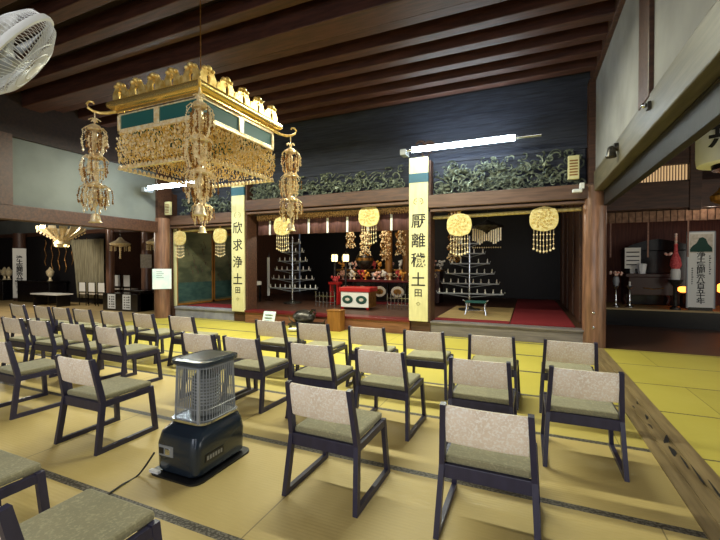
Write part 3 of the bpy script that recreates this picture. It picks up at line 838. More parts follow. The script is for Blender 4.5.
# ------------------------------------------------------------------ painted sliding screens on the left inside the sanctuary
for i, (y0, y1) in enumerate(((7.72, 9.05), (9.09, 10.5))):
    r = empty('painted_screen', (-8.80, y0, FZ)); tag(r, ['nearer', 'farther'][i]+' painted sliding screen of dark landscape at the left of the sanctuary', 'screen', 'painted screens on the left of the sanctuary')
    L = y1-y0
    MB().box(-.03, 0, 0, L, .05, 2.05).build('painting', 'green_panel', r)
    MB().box(.0, .004, .05, L-.05, .10, .62).build('painted_water', 'teal_panel', r)
    mb = MB(); rd = random.Random(i)
    for k in range(10):
        yy = rd.uniform(.15, L-.2); zz = rd.uniform(.6, 1.6)
        mb.tube([(.004, yy+.1*math.cos(t*.7)*t/6, zz+.25*t/6+.05*math.sin(t*2)) for t in range(7)], .010, 4, .003)
    mb.build('painted_branches', 'wood_dark', r)
    MB().box(-.04, .02, 0, .04, 0, 2.1).box(-.04, .02, L-.04, L, 0, 2.1).box(-.04, .02, 0, L, 2.05, 2.12).box(-.04, .02, 0, L, 0, .05).build('frame', 'wood_ochre', r)
    if i == 0: MB().box(-.03, .03, -.06, .0, 0, 2.12).build('edge_strip', 'cream_board', r)

# ------------------------------------------------------------------ sanctuary carpets and mats
def flat(name, x0, x1, y0, y1, z, t, m, label, cat):
    o = MB().box(0, x1-x0, 0, y1-y0, 0, t).build(name, m); o.location = (x0, y0, z); tag(o, label, cat)
flat('tatami_mat', -1.75, -.32, 8.15, 10.6, FZ-.01, .025, 'tatami_far', 'pale tatami mat on the sanctuary floor in the right bay', 'mat')
flat('red_carpet', -.30, .78, 7.85, 13.5, FZ-.01, .022, 'red', 'wide red carpet running back along the right side of the sanctuary', 'carpet')
flat('red_carpet', -1.75, -.32, 7.82, 8.12, FZ-.01, .02, 'red', 'narrow red carpet strip along the front of the right bay', 'carpet')
flat('red_carpet', -8.5, -6.75, 7.82, 8.5, FZ-.01, .02, 'red', 'red carpet strip below the painted screens on the left', 'carpet')

# ------------------------------------------------------------------ tiered candle trees
_c = MB(); _c.cyl((0,0,.015), (0,0,.085), .012, 6); _c.ball((0,0,.10), .013, 5, 1.5); _c.lathe([(.005,.015),(.026,.03),(.024,.04)], (0,0,0), 7, cap=False)
_o = _c.build('candle', 'white'); candle_mesh = _o.data; bpy.data.objects.remove(_o)
def candle_tree(x, y, H, W, label):
    r = empty('candle_tree', (x, y, FZ+(.016 if x > -2 else 0))); tag(r, label, 'candle stand', 'tiered silver candle stands in the sanctuary')
    MB().cyl((0,0,.05), (0,0,H), .028, 10).build('pole', 'chrome', r, smooth=True)
    MB().lathe([(.26,0),(.26,.03),(.12,.05),(.04,.10)], (0,0,0), 20).build('foot', 'bronze', r, smooth=True)
    for k in range(6):
        z = H*(.22+.135*k); w_ = W*(1-.135*k)
        t = MB().box(-w_, w_, -.03, .03, z-.012, z+.015)
        for s_ in (-1, 1): t.tube([(0,0,z-.09),(s_*w_*.6,0,z-.03),(s_*w_,0,z+.01),(s_*w_*1.04,0,z+.06)], .008, 5)
        t.build('tier', 'plastic_grey', r)
        n = max(3, int(w_*2/.16))
        for i in range(n):
            u = -w_+.05+(2*w_-.1)*i/(n-1)
            o = bpy.data.objects.new('candle', candle_mesh); COL.objects.link(o); o.parent = r; o.location = (u, 0, z)
    return r
candle_tree(-6.3, 9.6, 1.95, .82, 'tall tiered silver candle stand in the middle bay right of the left board')
candle_tree(-1.3, 9.7,  1.8, .78, 'tall tiered silver candle stand in the right bay beside the right board')

# low table with metal legs in front of the right candle tree
r = empty('low_stand', (-1.05, 8.9, FZ+.0165)); tag(r, 'low metal-legged stand on the mat before the right candle stand', 'stand')
MB().box(-.22, .22, -.12, .12, .26, .30).build('top', 'teal', r, bevel=.004)
for sx in (-1, 1):
    for sy in (-1, 1): MB().tube([(sx*.2,sy*.1,.28),(sx*.19,sy*.1,.15),(sx*.22,sy*.12,.0)], .012, 6).build('leg', 'chrome', r, smooth=True)
MB().cyl((-.2,-.1,.1),(.2,-.1,.1),.008,6).cyl((-.27,-.1,.32),(-.18,-.1,.28),.01,6).cyl((.27,-.1,.32),(.18,-.1,.28),.01,6).build('rail', 'chrome', r)

# ------------------------------------------------------------------ altar
r = empty('offering_box', (-3.98, 9.1, FZ)); tag(r, 'white box with red top and green ovals in front of the altar', 'box'); r.scale = (1.05, 1, 1.22)
MB().box(-.36, .36, -.25, .25, .04, .36).build('body', 'white', r, bevel=.006)
MB().box(.36, .372, -.25, .25, .04, .36).build('side_panel', 'gold_dark', r)
MB().box(-.40, .40, -.28, .28, .36, .45).build('red_top', 'red_lacquer', r, bevel=.01)
for s_ in (-1, 1):
    MB().lathe([(.14,-.264),(.13,-.27)], (s_*.18,0,.2), 24, axis='Y', sx=1, sy=.6).build('green_oval', 'green_dark', r)
    MB().lathe([(.06,-.271),(.055,-.275)], (s_*.18,0,.2), 24, axis='Y', sx=1, sy=.55).build('pale_oval', 'cushion', r)
for s_ in (-1, 1): MB().lathe([(.03,0),(.045,.04)], (s_*.33,-.22,0), 10).build('foot', 'red_lacquer', r)

r = empty('altar_table', (-4.0, 10.6, FZ)); tag(r, 'long carved altar table with white and black panels behind the offering box', 'altar table')
MB().box(-1.2, 1.5, -.35, .35, .62, .68).build('top', 'maroon', r, bevel=.01)
for i in range(5):
    x = -1.15+.53*i
    f_ = MB().box(x, x+.5, -.33, -.28, .08, .62).build('front_panel', 'lacquer', r, bevel=.008)
    MB().lathe([(.19,-.335),(.18,-.35)], (x+.25,0,.36), 20, axis='Y', sy=.8).build('panel_medallion', 'cushion', f_)
    MB().lathe([(.12,-.351),(.08,-.362)], (x+.25,0,.36), 20, axis='Y', sy=.7).build('panel_boss', 'gold_dark', f_)
MB().box(-1.2, 1.5, -.3, .3, .0, .08).build('plinth', 'maroon', r)
r2 = empty('altar_shelf', (-4.2, 11.5, FZ)); tag(r2, 'upper gilt altar shelf crowded with offerings behind the altar table', 'altar table')
MB().box(-1.5, 1.9, -.3, .3, .92, .98).build('top', 'gold_dark', r2, bevel=.01)
MB().box(-1.45, 1.85, -.28, .28, 0, .92).build('front_panel', 'lacquer_brown', r2)
mb = MB()
for i in range(26): mb.tube([(-1.4+.125*i+.05*math.cos(a),-.29,.8+.05*math.sin(a)) for a in [2*PI*j/8 for j in range(9)]], .012, 4)
mb.build('scroll_frieze', 'gold_pale', r2)
rd = random.Random(21)
kinds = [('flower_mix','round'),('white','cup'),('flower_orange','round'),('flower_red','round'),('gold_pale','cup'),('white','round')]
posn = ['left end','left side','left of the middle','middle','right of the middle','right side','right end']
idx = 0
for row, (yy, zz, x0, n, desc) in enumerate(((10.45, FZ+.68, -5.05, 14, 'front altar table'), (11.35, FZ+.98, -5.5, 16, 'upper altar shelf'))):
    for i in range(n):
        m_, sh = kinds[(i*5+row*2) % 6]; x = x0+i*(.185 if row == 0 else .21)
        mb = MB(); q = rd.uniform(.07,.11)
        if sh == 'round':
            mb.lathe([(.035,0),(.05,.01),(.02,.03),(.02,.06),(.06,.08)], (0,0,0), 10)
            for k in range(9): mb.ball((rd.uniform(-q,q), rd.uniform(-q,q)*.6, .10+rd.uniform(0,.16)), rd.uniform(.03,.05), 6)
        else:
            mb.lathe([(.045,0),(.05,.015),(.02,.05),(.018,.1),(.055,.13),(.062,.2),(.055,.205)], (0,0,0), 12)
        o = mb.build('altar_offering' if sh == 'round' else 'altar_cup', m_, smooth=True); o.location = (x, yy+(.07 if i % 2 else -.07), zz)
        word = {'flower_mix':'pink and white','white':'white','flower_orange':'orange','flower_red':'red','gold_pale':'gilt'}[m_]
        tag(o, 'small %s %s on the %s, number %s from left' % (word, 'offering heap' if sh == 'round' else 'cup', desc, ['one','two','three','four','five','six','seven','eight','nine','ten','eleven','twelve','thirteen','fourteen','fifteen','sixteen'][i]), 'offering' if sh == 'round' else 'cup', 'offerings on the '+desc)
# gilt hanging ornaments of the inner altar
for i, (x, z0, L, rr, l) in enumerate(((-4.72, 3.2, 1.3, .13, 'gilt flower chain hanging left over the altar'), (-4.25, 3.2, 1.5, .16, 'gilt flower chain hanging over the middle of the altar'),
                                    (-3.64, 3.2, 1.65, .15, 'gilt flower chain hanging right over the altar'), (-3.2, 3.2, 1.5, .13, 'gilt flower chain hanging close to the right board'),
                                    (-1.75, 3.1, 1.6, .17, 'gilt flower chain hanging in the right bay beside the right board'))):
    r = empty('altar_hanging', (x, 10.2, z0)); tag(r, l, 'ornament', 'gilt flower chains over the altar')
    mb = MB(); rd = random.Random(40+i); mb.cyl((0,0,3.31-z0), (0,0,-L), .008, 5)
    for k in range(int(L/.045)):
        z = -.1-.045*k; q = rr*(.45+.55*abs(math.sin(k*.55)))
        for j in range(6):
            mb.mi = 1 if rd.random() < .45 else 0
            a = 2*PI*j/6+k*.5; mb.bead((q*math.cos(a)+rd.uniform(-.02,.02), q*math.sin(a), z), .02+.014*rd.random(), 1.1)
            if j % 2 == 0: mb.tube([(0,0,z+.02),(q*.6*math.cos(a),q*.6*math.sin(a),z+.03),(q*math.cos(a),q*math.sin(a),z)], .007, 4)
    mb.build('flowers', ['gold_pale', 'gold_dark'], r)
    MB().lathe([(.02,.02),(.12,.0),(.15,-.04),(.1,-.06)], (0,0,-.05), 14).build('cap', 'gold', r, smooth=True)
for i, x in enumerate((-3.85, -3.3)):
    tag(MB().lathe([(.11,FZ),(.11,3.3)], (x, 11.08, 0), 16).build('altar_pillar', 'wood_ochre', smooth=True), ['left','right'][i]+' of the two orange brown pillars beside the altar', 'pillar')
# black incense burner / image silhouette on the altar
r = empty('black_drum', (-4.5, 10.75, FZ+.68)); tag(r, 'black rounded drum on the altar below the gilt hangings', 'drum')
MB().lathe([(.1,.0),(.14,.1),(.05,.18),(.05,.28),(.18,.36),(.26,.52),(.25,.68),(.15,.82),(.06,.88)], (0,0,0), 24).build('body', 'bronze', r, smooth=True)
MB().lathe([(.262,.56),(.268,.6),(.262,.64)], (0,0,0), 24, cap=False).build('band', 'gold_dark', r, smooth=True)
MB().ball((0,0,.92), .06, 10).build('knob', 'gold_pale', r, smooth=True)
# pair of lit lanterns
for i, x in enumerate((-5.18, -4.82)):
    r = empty('altar_lantern', (x, 10.1, FZ)); tag(r, ['left','right'][i]+' of the two glowing lanterns on a dark stand left of the altar', 'lantern', 'pair of glowing lanterns left of the altar')
    MB().lathe([(.11,0),(.11,.03),(.03,.06),(.03,1.17),(.08,1.21)], (0,0,0), 12).build('stand', 'bronze', r, smooth=True)
    MB().lathe([(.07,1.21),(.10,1.25),(.10,1.37),(.07,1.41)], (0,0,0), 16).build('shade', 'glow', r, smooth=True)
    mb = MB()
    for k in range(6):
        a = PI/3*k; mb.cyl((.105*math.cos(a),.105*math.sin(a),1.21), (.105*math.cos(a),.105*math.sin(a),1.41), .011, 4)
    mb.lathe([(.08,1.41),(.12,1.42),(.05,1.47),(.02,1.5)], (0,0,0), 12)
    mb.build('lantern_frame', 'lacquer', r)
r = empty('red_stand', (-4.98, 9.75, FZ)); r.scale = (1, 1, 1.35); tag(r, 'small red lacquered stand with white cloth left of the offering box', 'stand')
MB().box(-.16, .16, -.12, .12, .42, .47).box(-.12, -.09, -.1, .1, 0, .42).box(.09, .12, -.1, .1, 0, .42).build('frame', 'red_lacquer', r, bevel=.004)
mb = MB(); rd = random.Random(5)
for k in range(10): mb.ball((rd.uniform(-.11,.11), rd.uniform(-.07,.07), .50+rd.uniform(0,.07)), .035, 6)
mb.build('flowers', 'flower_red', r, smooth=True)
# low metal railings left and right of the box
for i, (x, y, n_) in enumerate(((-4.95, 9.1, 6), (-2.95, 9.2, 7))):
    r = empty('altar_railing', (x, y, FZ)); tag(r, ['low silver railing left of the offering box', 'low silver railing between the offering box and the right board'][i], 'railing', 'low silver railings before the altar')
    mb = MB()
    for k in range(n_):
        u = -.28+.56*k/(n_-1); mb.cyl((u,0,0), (u,0,.36), .012, 6); mb.ball((u,0,.38), .022, 6)
    mb.build('balusters', 'chrome', r, smooth=True)
    MB().cyl((-.3,0,.28),(.3,0,.28),.012,6).cyl((-.3,0,.12),(.3,0,.12),.012,6).build('rails', 'chrome', r)
# dark hanging lamp with gilt strips in the right bay
r = empty('hanging_lantern', (-.87, 9.5, 1.72)); tag(r, 'dark hanging lamp with gilt strips left of the rightmost round ornament', 'lantern')
mb = MB()
for i in range(13): mb.box(-.30+.05*i-.016, -.30+.05*i+.016, -.2, -.19, .12+.10*abs(math.cos(i*.5)), .50)
for i in range(13): mb.bead((-.30+.05*i, -.2, .06), .02)
mb.build('gilt_strips', 'gold_pale', r)
MB().lathe([(.12,.2),(.24,.45),(.34,.52),(.36,.56),(.1,.66),(.03,.72)], (0,0,0), 8).build('hood', 'bronze', r)
MB().cyl((0,0,.7), (0,0,1.62), .01, 6).build('chain', 'bronze', r)

# white banner pole and cloth table left in the middle bay
r = empty('standing_banner', (-7.45, 10.0, FZ)); tag(r, 'narrow white standing banner just right of the left board', 'banner')
MB().box(-.04, .04, -.01, .01, .15, 1.35).build('cloth', 'paper', r)
MB().cyl((0,.03,0), (0,.03,1.5), .012, 6).cyl((-.15,.03,.01), (.15,.03,.01), .015, 6).build('pole', 'lacquer', r)
r = empty('side_table', (-7.55, 9.4, FZ)); tag(r, 'small table with white cloth beside the narrow white banner', 'table')
MB().box(-.3, .12, -.25, .25, .5, .62).build('cloth', 'white', r, bevel=.02)
for sx in (-.25, .08):
    for sy in (-.2, .2): MB().box(sx-.02, sx+.02, sy-.02, sy+.02, 0, .5).build('leg', 'lacquer', r)

# ------------------------------------------------------------------ things in front of the step
r = empty('wooden_drum', (-4.32, 7.12, 0)); tag(r, 'dark lacquered wooden fish drum on a low stand before the step', 'drum')
MB().box(-.34, .34, -.2, .2, .10, .15).build('stand_top', 'bronze', r, bevel=.01)
for sx in (-1, 1): MB().tube([(sx*.3,0,.12),(sx*.42,0,.18),(sx*.46,0,.26)], .02, 6, .008).build('stand_arm', 'bronze', r, smooth=True)
for sx in (-1, 1):
    for sy in (-1, 1): MB().box(sx*.3-.02, sx*.3+.02, sy*.16-.02, sy*.16+.02, 0, .1).build('leg', 'bronze', r)
mb = MB()
mb.lathe([(.02,.15),(.16,.17),(.22,.25),(.21,.33),(.14,.40),(.03,.43)], (-.06,0,0), 20, sx=1.15)
mb.build('drum_body', 'bronze', r, smooth=True)
MB().tube([(.12,-.05,.36),(.17,-.05,.43),(.23,-.05,.43),(.25,-.05,.37),(.21,-.05,.32)], .03, 8, .02).build('handle', 'lacquer', r, smooth=True)
for i, x in enumerate((-4.47, -4.15)):
    o = MB().lathe([(.05,0),(.10,.03),(.11,.06),(.10,.065),(.04,.02)], (0,0,0), 18).build('white_bowl', 'white', smooth=True); o.location = (x, 6.83, 0)
    o.location.z = .0; tag(o, ['left','right'][i]+' of the two pale bowls before the dark drum', 'bowl', 'pale bowls before the drum')
r = empty('wooden_case', (-3.70, 7.28, 0)); tag(r, 'upright ochre wooden case standing against the step right of the drum', 'box')
MB().box(-.15, .15, -.12, .12, 0, .42).build('body', 'wood_ochre', r, bevel=.006)
MB().box(-.16, .16, -.13, .13, .42, .44).build('lid', 'wood_ochre', r, bevel=.004)
r = empty('card_stand', (-5.35, 7.2, 0)); tag(r, 'small white and green card leaning on a stand before the step', 'card')
MB().add([(-.16,-.05,.07),(.16,-.05,.07),(.16,.03,.33),(-.16,.03,.33),(-.16,-.03,.07),(.16,-.03,.07),(.16,.05,.33),(-.16,.05,.33)], [(0,1,2,3),(5,4,7,6),(0,4,5,1),(1,5,6,2),(2,6,7,3),(3,7,4,0)]).build('card', 'paper_blue', r)
mb = MB()
for i in range(3): mb.bar((-.10,-.045+.02*i,.13+.065*i), (.10,-.045+.02*i,.13+.065*i), .02, .006, (0,1,0))
mb.build('print', 'green_dark', r)
MB().box(-.1, .1, -.04, .12, 0, .075).bar((0,.04,.26), (.0,.16,.02), .03, .01).build('support', 'lacquer', r)

# ------------------------------------------------------------------ left: poster, desk, far chairs, altar of the left hall
r = empty('poster', (-8.675, 7.165, 1.0)); tag(r, 'pale blue paper notice taped to the left round pillar', 'poster'); r.rotation_euler.z = R(46)
MB().box(-.22, .22, -.004, .008, -.24, .28).build('sheet', 'paper_blue', r)
mb = MB()
for i in range(4): mb.box(-.13, .0+.04*(i % 2), -.007, -.003, .20-.05*i, .21-.05*i)
mb.build('print', 'blue_band', r)
r = empty('black_desk', (-10.9, 7.9, 0)); tag(r, 'low black desk with two white papers on its front, left of the left pillar', 'desk')
MB().box(-1.1, .45, -.1, .45, 0, .52).build('body', 'lacquer', r, bevel=.01)
MB().box(-.1, .75, -.15, .5, .60, .64).box(.4, .45, 0, .4, .0, .6).build('top', 'lacquer', r, bevel=.008)
for x, w_ in ((-.85, .34), (-.18, .34)):
    p = MB().box(x, x+w_, -.112, -.104, .06, .50).build('paper', 'paper', r)
    mb = MB(); rd = random.Random(int(x*100))
    for cxx in (.09, .2, .28):
        for k in range(5): mb.box(x+cxx-.03, x+cxx+.02, -.114, -.111, .10+.075*k, .10+.075*k+rd.uniform(.02,.05))
    mb.build('print', 'ink', p)
def far_chair():
    r = empty('folding_chair')
    MB().box(-.2, .2, -.02, .02, .50, .82).build('backrest', 'white', r, bevel=.01)
    MB().box(-.2, .2, 0, .42, .40, .44).build('seat', 'cushion', r, bevel=.01)
    for sx in (-1, 1): MB().bar((sx*.21,-.02,.84), (sx*.21,.0,0), .025, .025).bar((sx*.21,.4,0), (sx*.21,.4,.42), .025, .025).bar((sx*.21,0,.4), (sx*.21,.42,.4), .02, .02).build('side_frame', 'lacquer', r)
    return r
fc = far_chair(); lab = ['front row far left', 'front row second', 'front row third', 'back row left', 'back row middle', 'back row right end']
for i, (x, y) in enumerate(((-14.0, 8.42), (-13.5, 8.42), (-13.0, 8.42), (-13.35, 9.2), (-12.85, 9.2), (-12.3, 9.5))):
    o = fc if i == 0 else copy_tree(fc)
    o.location = (x, y, 0); o.scale = (.85, .7, .95 if i < 3 else 1.25); tag(o, 'pale chair in the left hall by the curtain, %s' % lab[i], 'chair', 'pale chairs in the left hall')
r = empty('low_table', (-14.8, 7.9, 0)); tag(r, 'low dark table with a pale top in front of the left hall altar', 'table')
MB().box(-.75, .75, -.25, .25, .38, .42).build('top', 'white', r, bevel=.004)
for sx in (-.65, .65): MB().box(sx-.03, sx+.03, -.2, .2, 0, .38).build('leg', 'lacquer', r)
r = empty('olive_curtain', (-14.5, 9.25-.35, .2)); tag(r, 'pale olive curtain gathered in the left hall behind the pale chairs', 'curtain')
mb = MB(); vs = []; fs = []; n = 60
for j in range(9):
    z = 2.1*(1-j/8)
    for i in range(n+1):
        u = i/n; wv_ = .05*math.sin(u*38)+.02*math.sin(u*91)
        x = -1.0+1.9*u + (0 if u > .35 else (.35-u)*1.4*(j/8)**.7)
        vs.append((x, wv_-.02, z))
for j in range(8):
    for i in range(n): a = j*(n+1)+i; fs.append((a, a+1, a+n+2, a+n+1))
o = mb.add(vs, fs).build('cloth', 'cloth_olive', r, smooth=True); sm = o.modifiers.new('s', 'SOLIDIFY'); sm.thickness = .01
# notices on the recess pillar
r = empty('wall_notice', (-11.32, 8.76, 1.5)); tag(r, 'small pinkish notice on the slim pillar left of the blue notice', 'notice'); r.rotation_euler.z = R(52)
MB().box(-.16, .16, -.012, .0, -.22, .22).build('sheet', 'cushion', r)
# white pillar sign
r = empty('pillar_sign', (-17.93, 8.49, .0)); tag(r, 'white vertical sign with black characters on the far left pillar', 'sign'); r.rotation_euler.z = R(64)
MB().box(-.20, .20, 0, .04, .12, 2.02).build('board', 'white', r, bevel=.006)
text_obj('characters', '浄\n土\n宗\n開\n宗\n八\n百\n五\n十\n年', .2, 'ink', r, (0, -.004, .98), spacing=.72, thick=.006)
# lotus chandelier
r = empty('lotus_chandelier', (-13.3, 7.4, 2.05)); tag(r, 'white and gold spreading chandelier hanging in the left hall', 'chandelier')
mb = MB(); rd = random.Random(9)
MB().lathe([(.12,-.12),(.22,-.02),(.18,.1),(.3,.2)], (0,0,0), 16).build('bowl', 'gold_pale', r, smooth=True)
EE = .62
for k in range(14):
    a = 2*PI*k/14; q = MB(); 
    mb.add([(.15*math.cos(a-.12),.15*math.sin(a-.12),.1),(.15*math.cos(a+.12),.15*math.sin(a+.12),.1),(EE*math.cos(a+.16),EE*math.sin(a+.16),.42),(EE*math.cos(a-.16),EE*math.sin(a-.16),.42),
            (.15*math.cos(a-.12),.15*math.sin(a-.12),.12),(.15*math.cos(a+.12),.15*math.sin(a+.12),.12),(EE*math.cos(a+.16),EE*math.sin(a+.16),.5),(EE*math.cos(a-.16),EE*math.sin(a-.16),.5)],
           [(3,2,1,0),(4,5,6,7),(0,1,5,4),(1,2,6,5),(2,3,7,6),(3,0,4,7)])
    for j in range(6): mb.bead(((.2+.08*j)*math.cos(a),(.2+.08*j)*math.sin(a),.1+.05*j), .03)
mb.build('petals', 'gold_pale', r)
MB().cyl((0,0,.2),(0,0,2.63),.012,6).build('chain', 'bronze', r)
for k in range(4): MB().ball(((.16*math.cos(k*1.57)),.16*math.sin(k*1.57),-.06), .05, 10).build('bulb', 'glow', r, smooth=True)
for i, (x, y, z) in enumerate(((-11.75, 8.2, 1.95), (-10.0, 8.1, 1.95))):
    r = empty('small_chandelier', (x, y, z)); tag(r, ['small gilt hanging lantern with drops in the left recess', 'dim gilt hanging lantern beside the left round pillar'][i], 'chandelier', 'small gilt lanterns in the left recess')
    mb = MB(); mb.lathe([(.05,.0),(.28,.05),(.30,.10),(.12,.2),(.04,.3)], (0,0,0), 12)
    for k in range(12):
        a = PI/6*k
        for j in range(4): mb.bead((.27*math.cos(a),.27*math.sin(a),.0-.04*j), .022)
    mb.build('hood', 'gold_pale', r)
    mb = MB()
    for j in range(6): mb.ball((0,0,-.05-.06*j), .03, 6)
    mb.build('drop', 'gold_pale', r); MB().cyl((0,0,.3),(0,0,2.88),.008,6).build('chain', 'bronze', r)
# left hall altar with glimmering fittings
r = empty('left_hall_altar', (-16.7, 8.6, 0)); tag(r, 'black altar right of the far left pillar in the left hall', 'altar')
MB().box(-1.0, 1.0, -.3, .3, 0, .75).build('body', 'lacquer', r, bevel=.01)
MB().box(-1.05, 1.05, -.35, .35, .75, .80).build('top', 'lacquer', r, bevel=.01)
r = empty('left_hall_altar', (-20.0, 8.6, 0)); tag(r, 'black altar with gilt vessels at the very left edge of the photo', 'altar')
MB().box(-1.2, 1.3, -.3, .3, 0, .75).build('body', 'lacquer', r, bevel=.01)
MB().box(-1.25, 1.35, -.35, .35, .75, .80).build('top', 'lacquer', r, bevel=.01)
rd = random.Random(13)
for k in range(7):
    x = -17.2+k*.42; L = .9+.4*rd.random()
    r = empty('hanging_chain', (x, 8.985, 2.35)); tag(r, 'thin wavy gilt chain on the dark left hall wall, %s from the left of seven' % ['first','second','third','fourth','fifth','sixth','seventh'][k], 'ornament', 'thin gilt chains on the left hall wall')
    MB().tube([(.05*math.sin(j*1.1+k),0,-L*j/12) for j in range(13)], .012, 5).build('chain', 'gold_dark', r)
for k, (x, z) in enumerate(((-19.5,1.1),(-19.0,1.5),(-18.7,.85),(-16.0,.82))):
    o = MB().lathe([(.08,0),(.04,.06),(.04,.14),(.1,.2),(.13,.34),(.06,.42),(.02,.5)], (0,0,0), 12).build('gilt_vessel', 'gold_pale', smooth=True)
    o.location = (x, 8.5, .80); tag(o, 'small gilt vessel standing on the black altar, %s one from the left' % ['first','second','third','fourth'][k], 'vessel', 'gilt vessels on the left hall altar')

# ------------------------------------------------------------------ right hall
r = empty('event_sign', (3.44, 10.65, -.03)); r.scale = (1.15, 1.15, 1.06); tag(r, 'white standing sign with a green mountain picture and vertical black lettering', 'sign')
MB().box(-.21, .21, 0, .03, .45, 2.01).build('panel', 'white', r, bevel=.004)
MB().box(-.215, -.195, -.005, .035, .44, 2.02).box(.195, .215, -.005, .035, .44, 2.02).box(-.215, .215, -.005, .035, 2.0, 2.02).build('frame', 'plastic_grey', r)
MB().box(-.17, .17, -.004, 0, 1.58, 1.96).build('picture', 'cushion', r)
MB().prism([(-.165,1.60),(.165,1.60),(.16,1.68),(.10,1.76),(.07,1.86),(.02,1.90),(-.03,1.88),(-.07,1.78),(-.13,1.72),(-.165,1.66)], -.007, -.003).build('mountain', 'green_dark', r)
text_obj('characters', '浄\n土\n宗\n開\n宗\n八\n百\n五\n十\n年', .135, 'ink', r, (-.0, -.003, 1.06), spacing=.78, thick=.002)
mb = MB(); rd = random.Random(8)
for k in range(9): mb.box(.12, .12+rd.uniform(.015,.03), -.003, 0, 1.5-.045*k, 1.5-.045*k+.022)
for k in range(8): mb.box(-.14, -.14+rd.uniform(.015,.03), -.003, 0, 1.25-.045*k, 1.25-.045*k+.022)
mb.build('small_print', 'ink', r)
MB().box(-.18, .18, -.005, .035, .40, .46).bar((-.15,.03,.45), (-.15,.2,.40), .03, .02).bar((.15,.03,.45), (.15,.2,.40), .03, .02).build('stand', 'lacquer', r)
# brown altar table with cabriole legs and things on it
r = empty('altar_table', (2.68, 11.25, .395)); tag(r, 'brown lacquered altar table in the right hall beside the white sign', 'altar table')
MB().box(-.55, .5, -.3, .3, .70, .78).build('top', 'lacquer_brown', r, bevel=.01)
MB().box(-.48, .43, -.26, .26, .28, .70).build('body', 'lacquer_brown', r, bevel=.01)
MB().tube([(-.2,-.27,.45),(0,-.28,.42),(.2,-.27,.45)], .012, 5).build('drawer_pull', 'gold_dark', r)
for sx in (-.45, .4):
    for sy in (-.22, .22): MB().tube([(sx,sy,.3),(sx*1.08,sy*1.05,.15),(sx,sy,.05),(sx*1.1,sy*1.1,0)], .035, 8, .025).build('leg', 'lacquer_brown', r, smooth=True)
r = empty('altar_shrine', (2.95, 11.8, .395)); tag(r, 'tall black shrine cabinet behind the brown altar table', 'shrine')
MB().box(-.7, .6, -.2, .3, 0, 1.35).build('body', 'lacquer', r, bevel=.02)
mb = MB()
for k in range(9): a = PI*k/8
mb.prism([(-.75,1.35),(.65,1.35),(.5,1.48),(.2,1.58),(-.05,1.62),(-.3,1.58),(-.6,1.48)], -.25, .3); mb.build('roof', 'lacquer', r)
for i, x in enumerate((1.90, 2.17)):
    r = empty('candlestick', (x, 10.75, .395)); tag(r, ['left','right'][i]+' of the two silver candlesticks at the left of the right hall dais', 'candlestick', 'silver candlesticks on the dais')
    MB().lathe([(.09,0),(.09,.02),(.03,.05),(.022,.12),(.035,.16),(.02,.2),(.02,.4),(.035,.44),(.08,.50),(.08,.51)], (0,0,0), 14).build('stem', 'chrome', r, smooth=True)
    if i == 0:
        MB().lathe([(.05,.51),(.07,.6),(.06,.7),(.03,.72)], (0,0,0), 12).build('vase', 'plastic_grey', r, smooth=True)
        mb = MB(); rd = random.Random(2)
        for k in range(10): mb.ball((rd.uniform(-.12,.12), rd.uniform(-.06,.06), .76+rd.uniform(0,.08)), .03, 6)
        mb.build('flowers', 'flower_mix', r, smooth=True)
    else: MB().cyl((0,0,.51), (0,0,.60), .02, 8).build('candle', 'white', r)
tag(MB().box(1.3, 2.0, 10.6, 10.9, .87, .90).build('side_board', 'plastic_grey'), 'thin pale shelf edge resting across the two candlesticks', 'shelf') if False else None
r = empty('white_plaque', (2.32, 11.2, 1.175)); tag(r, 'white lettered plaque standing on the brown altar table', 'plaque')
MB().box(-.16, .16, 0, .03, .12, .62).box(-.05, .05, 0, .03, 0, .12).build('board', 'white', r)
mb = MB()
for k in range(4): mb.box(-.13, .13, -.004, 0, .2+.1*k, .225+.1*k)
mb.build('lines', 'ink', r)
r = empty('paper_cup', (2.47, 11.05, 1.175)); tag(r, 'small white folded paper on the brown altar table before the plaque', 'paper')
MB().lathe([(.07,0),(.10,.22),(.07,.24)], (0,0,0), 8).build('paper', 'paper', r)
r = empty('red_vase', (3.0, 10.65, .395)); tag(r, 'tall red and white flower stand just left of the white sign', 'vase')
MB().lathe([(.1,0),(.1,.04),(.04,.08),(.04,.5),(.12,.6),(.14,.66)], (0,0,0), 14).build('stand', 'bronze', r, smooth=True)
MB().lathe([(.08,.66),(.09,.72),(.09,.86),(.07,.9)], (0,0,0), 14).build('white_band', 'white', r, smooth=True)
MB().lathe([(.07,.9),(.11,.98),(.09,1.12),(.04,1.25),(.03,1.42),(.04,1.44)], (0,0,0), 14).build('vase', 'flower_red', r, smooth=True)
mb = MB(); rd = random.Random(6)
for k in range(8): mb.ball((rd.uniform(-.25,-.05), rd.uniform(-.05,.05), 1.22+rd.uniform(-.02,.03)), .03, 6)
mb.build('flowers', 'flower_mix', r, smooth=True); mb = MB()
for k in range(5): mb.ball((0, 0, 1.46+.05*k), .03, 6)
mb.build('top_blossoms', 'flower_mix', r, smooth=True)
r = empty('warm_lamp', (3.27, 11.1, .395)); tag(r, 'small orange glowing lamp at the foot of the red flower stand', 'lamp')
MB().lathe([(.06,0),(.06,.3),(.1,.34)], (0,0,0), 10).build('base', 'lacquer', r)
mg = mat('orange_glow', (255,150,60), .5, 0, ((255,130,50), 3))[0]; M['orange_glow'] = mg
MB().lathe([(.05,.36),(.12,.40),(.12,.45),(.05,.49)], (0,0,0), 12).build('shade', 'orange_glow', r, smooth=True)
r = empty('warm_lamp', (3.95, 10.95, .395)); tag(r, 'small orange glowing lamp at the right edge beyond the white sign', 'lamp')
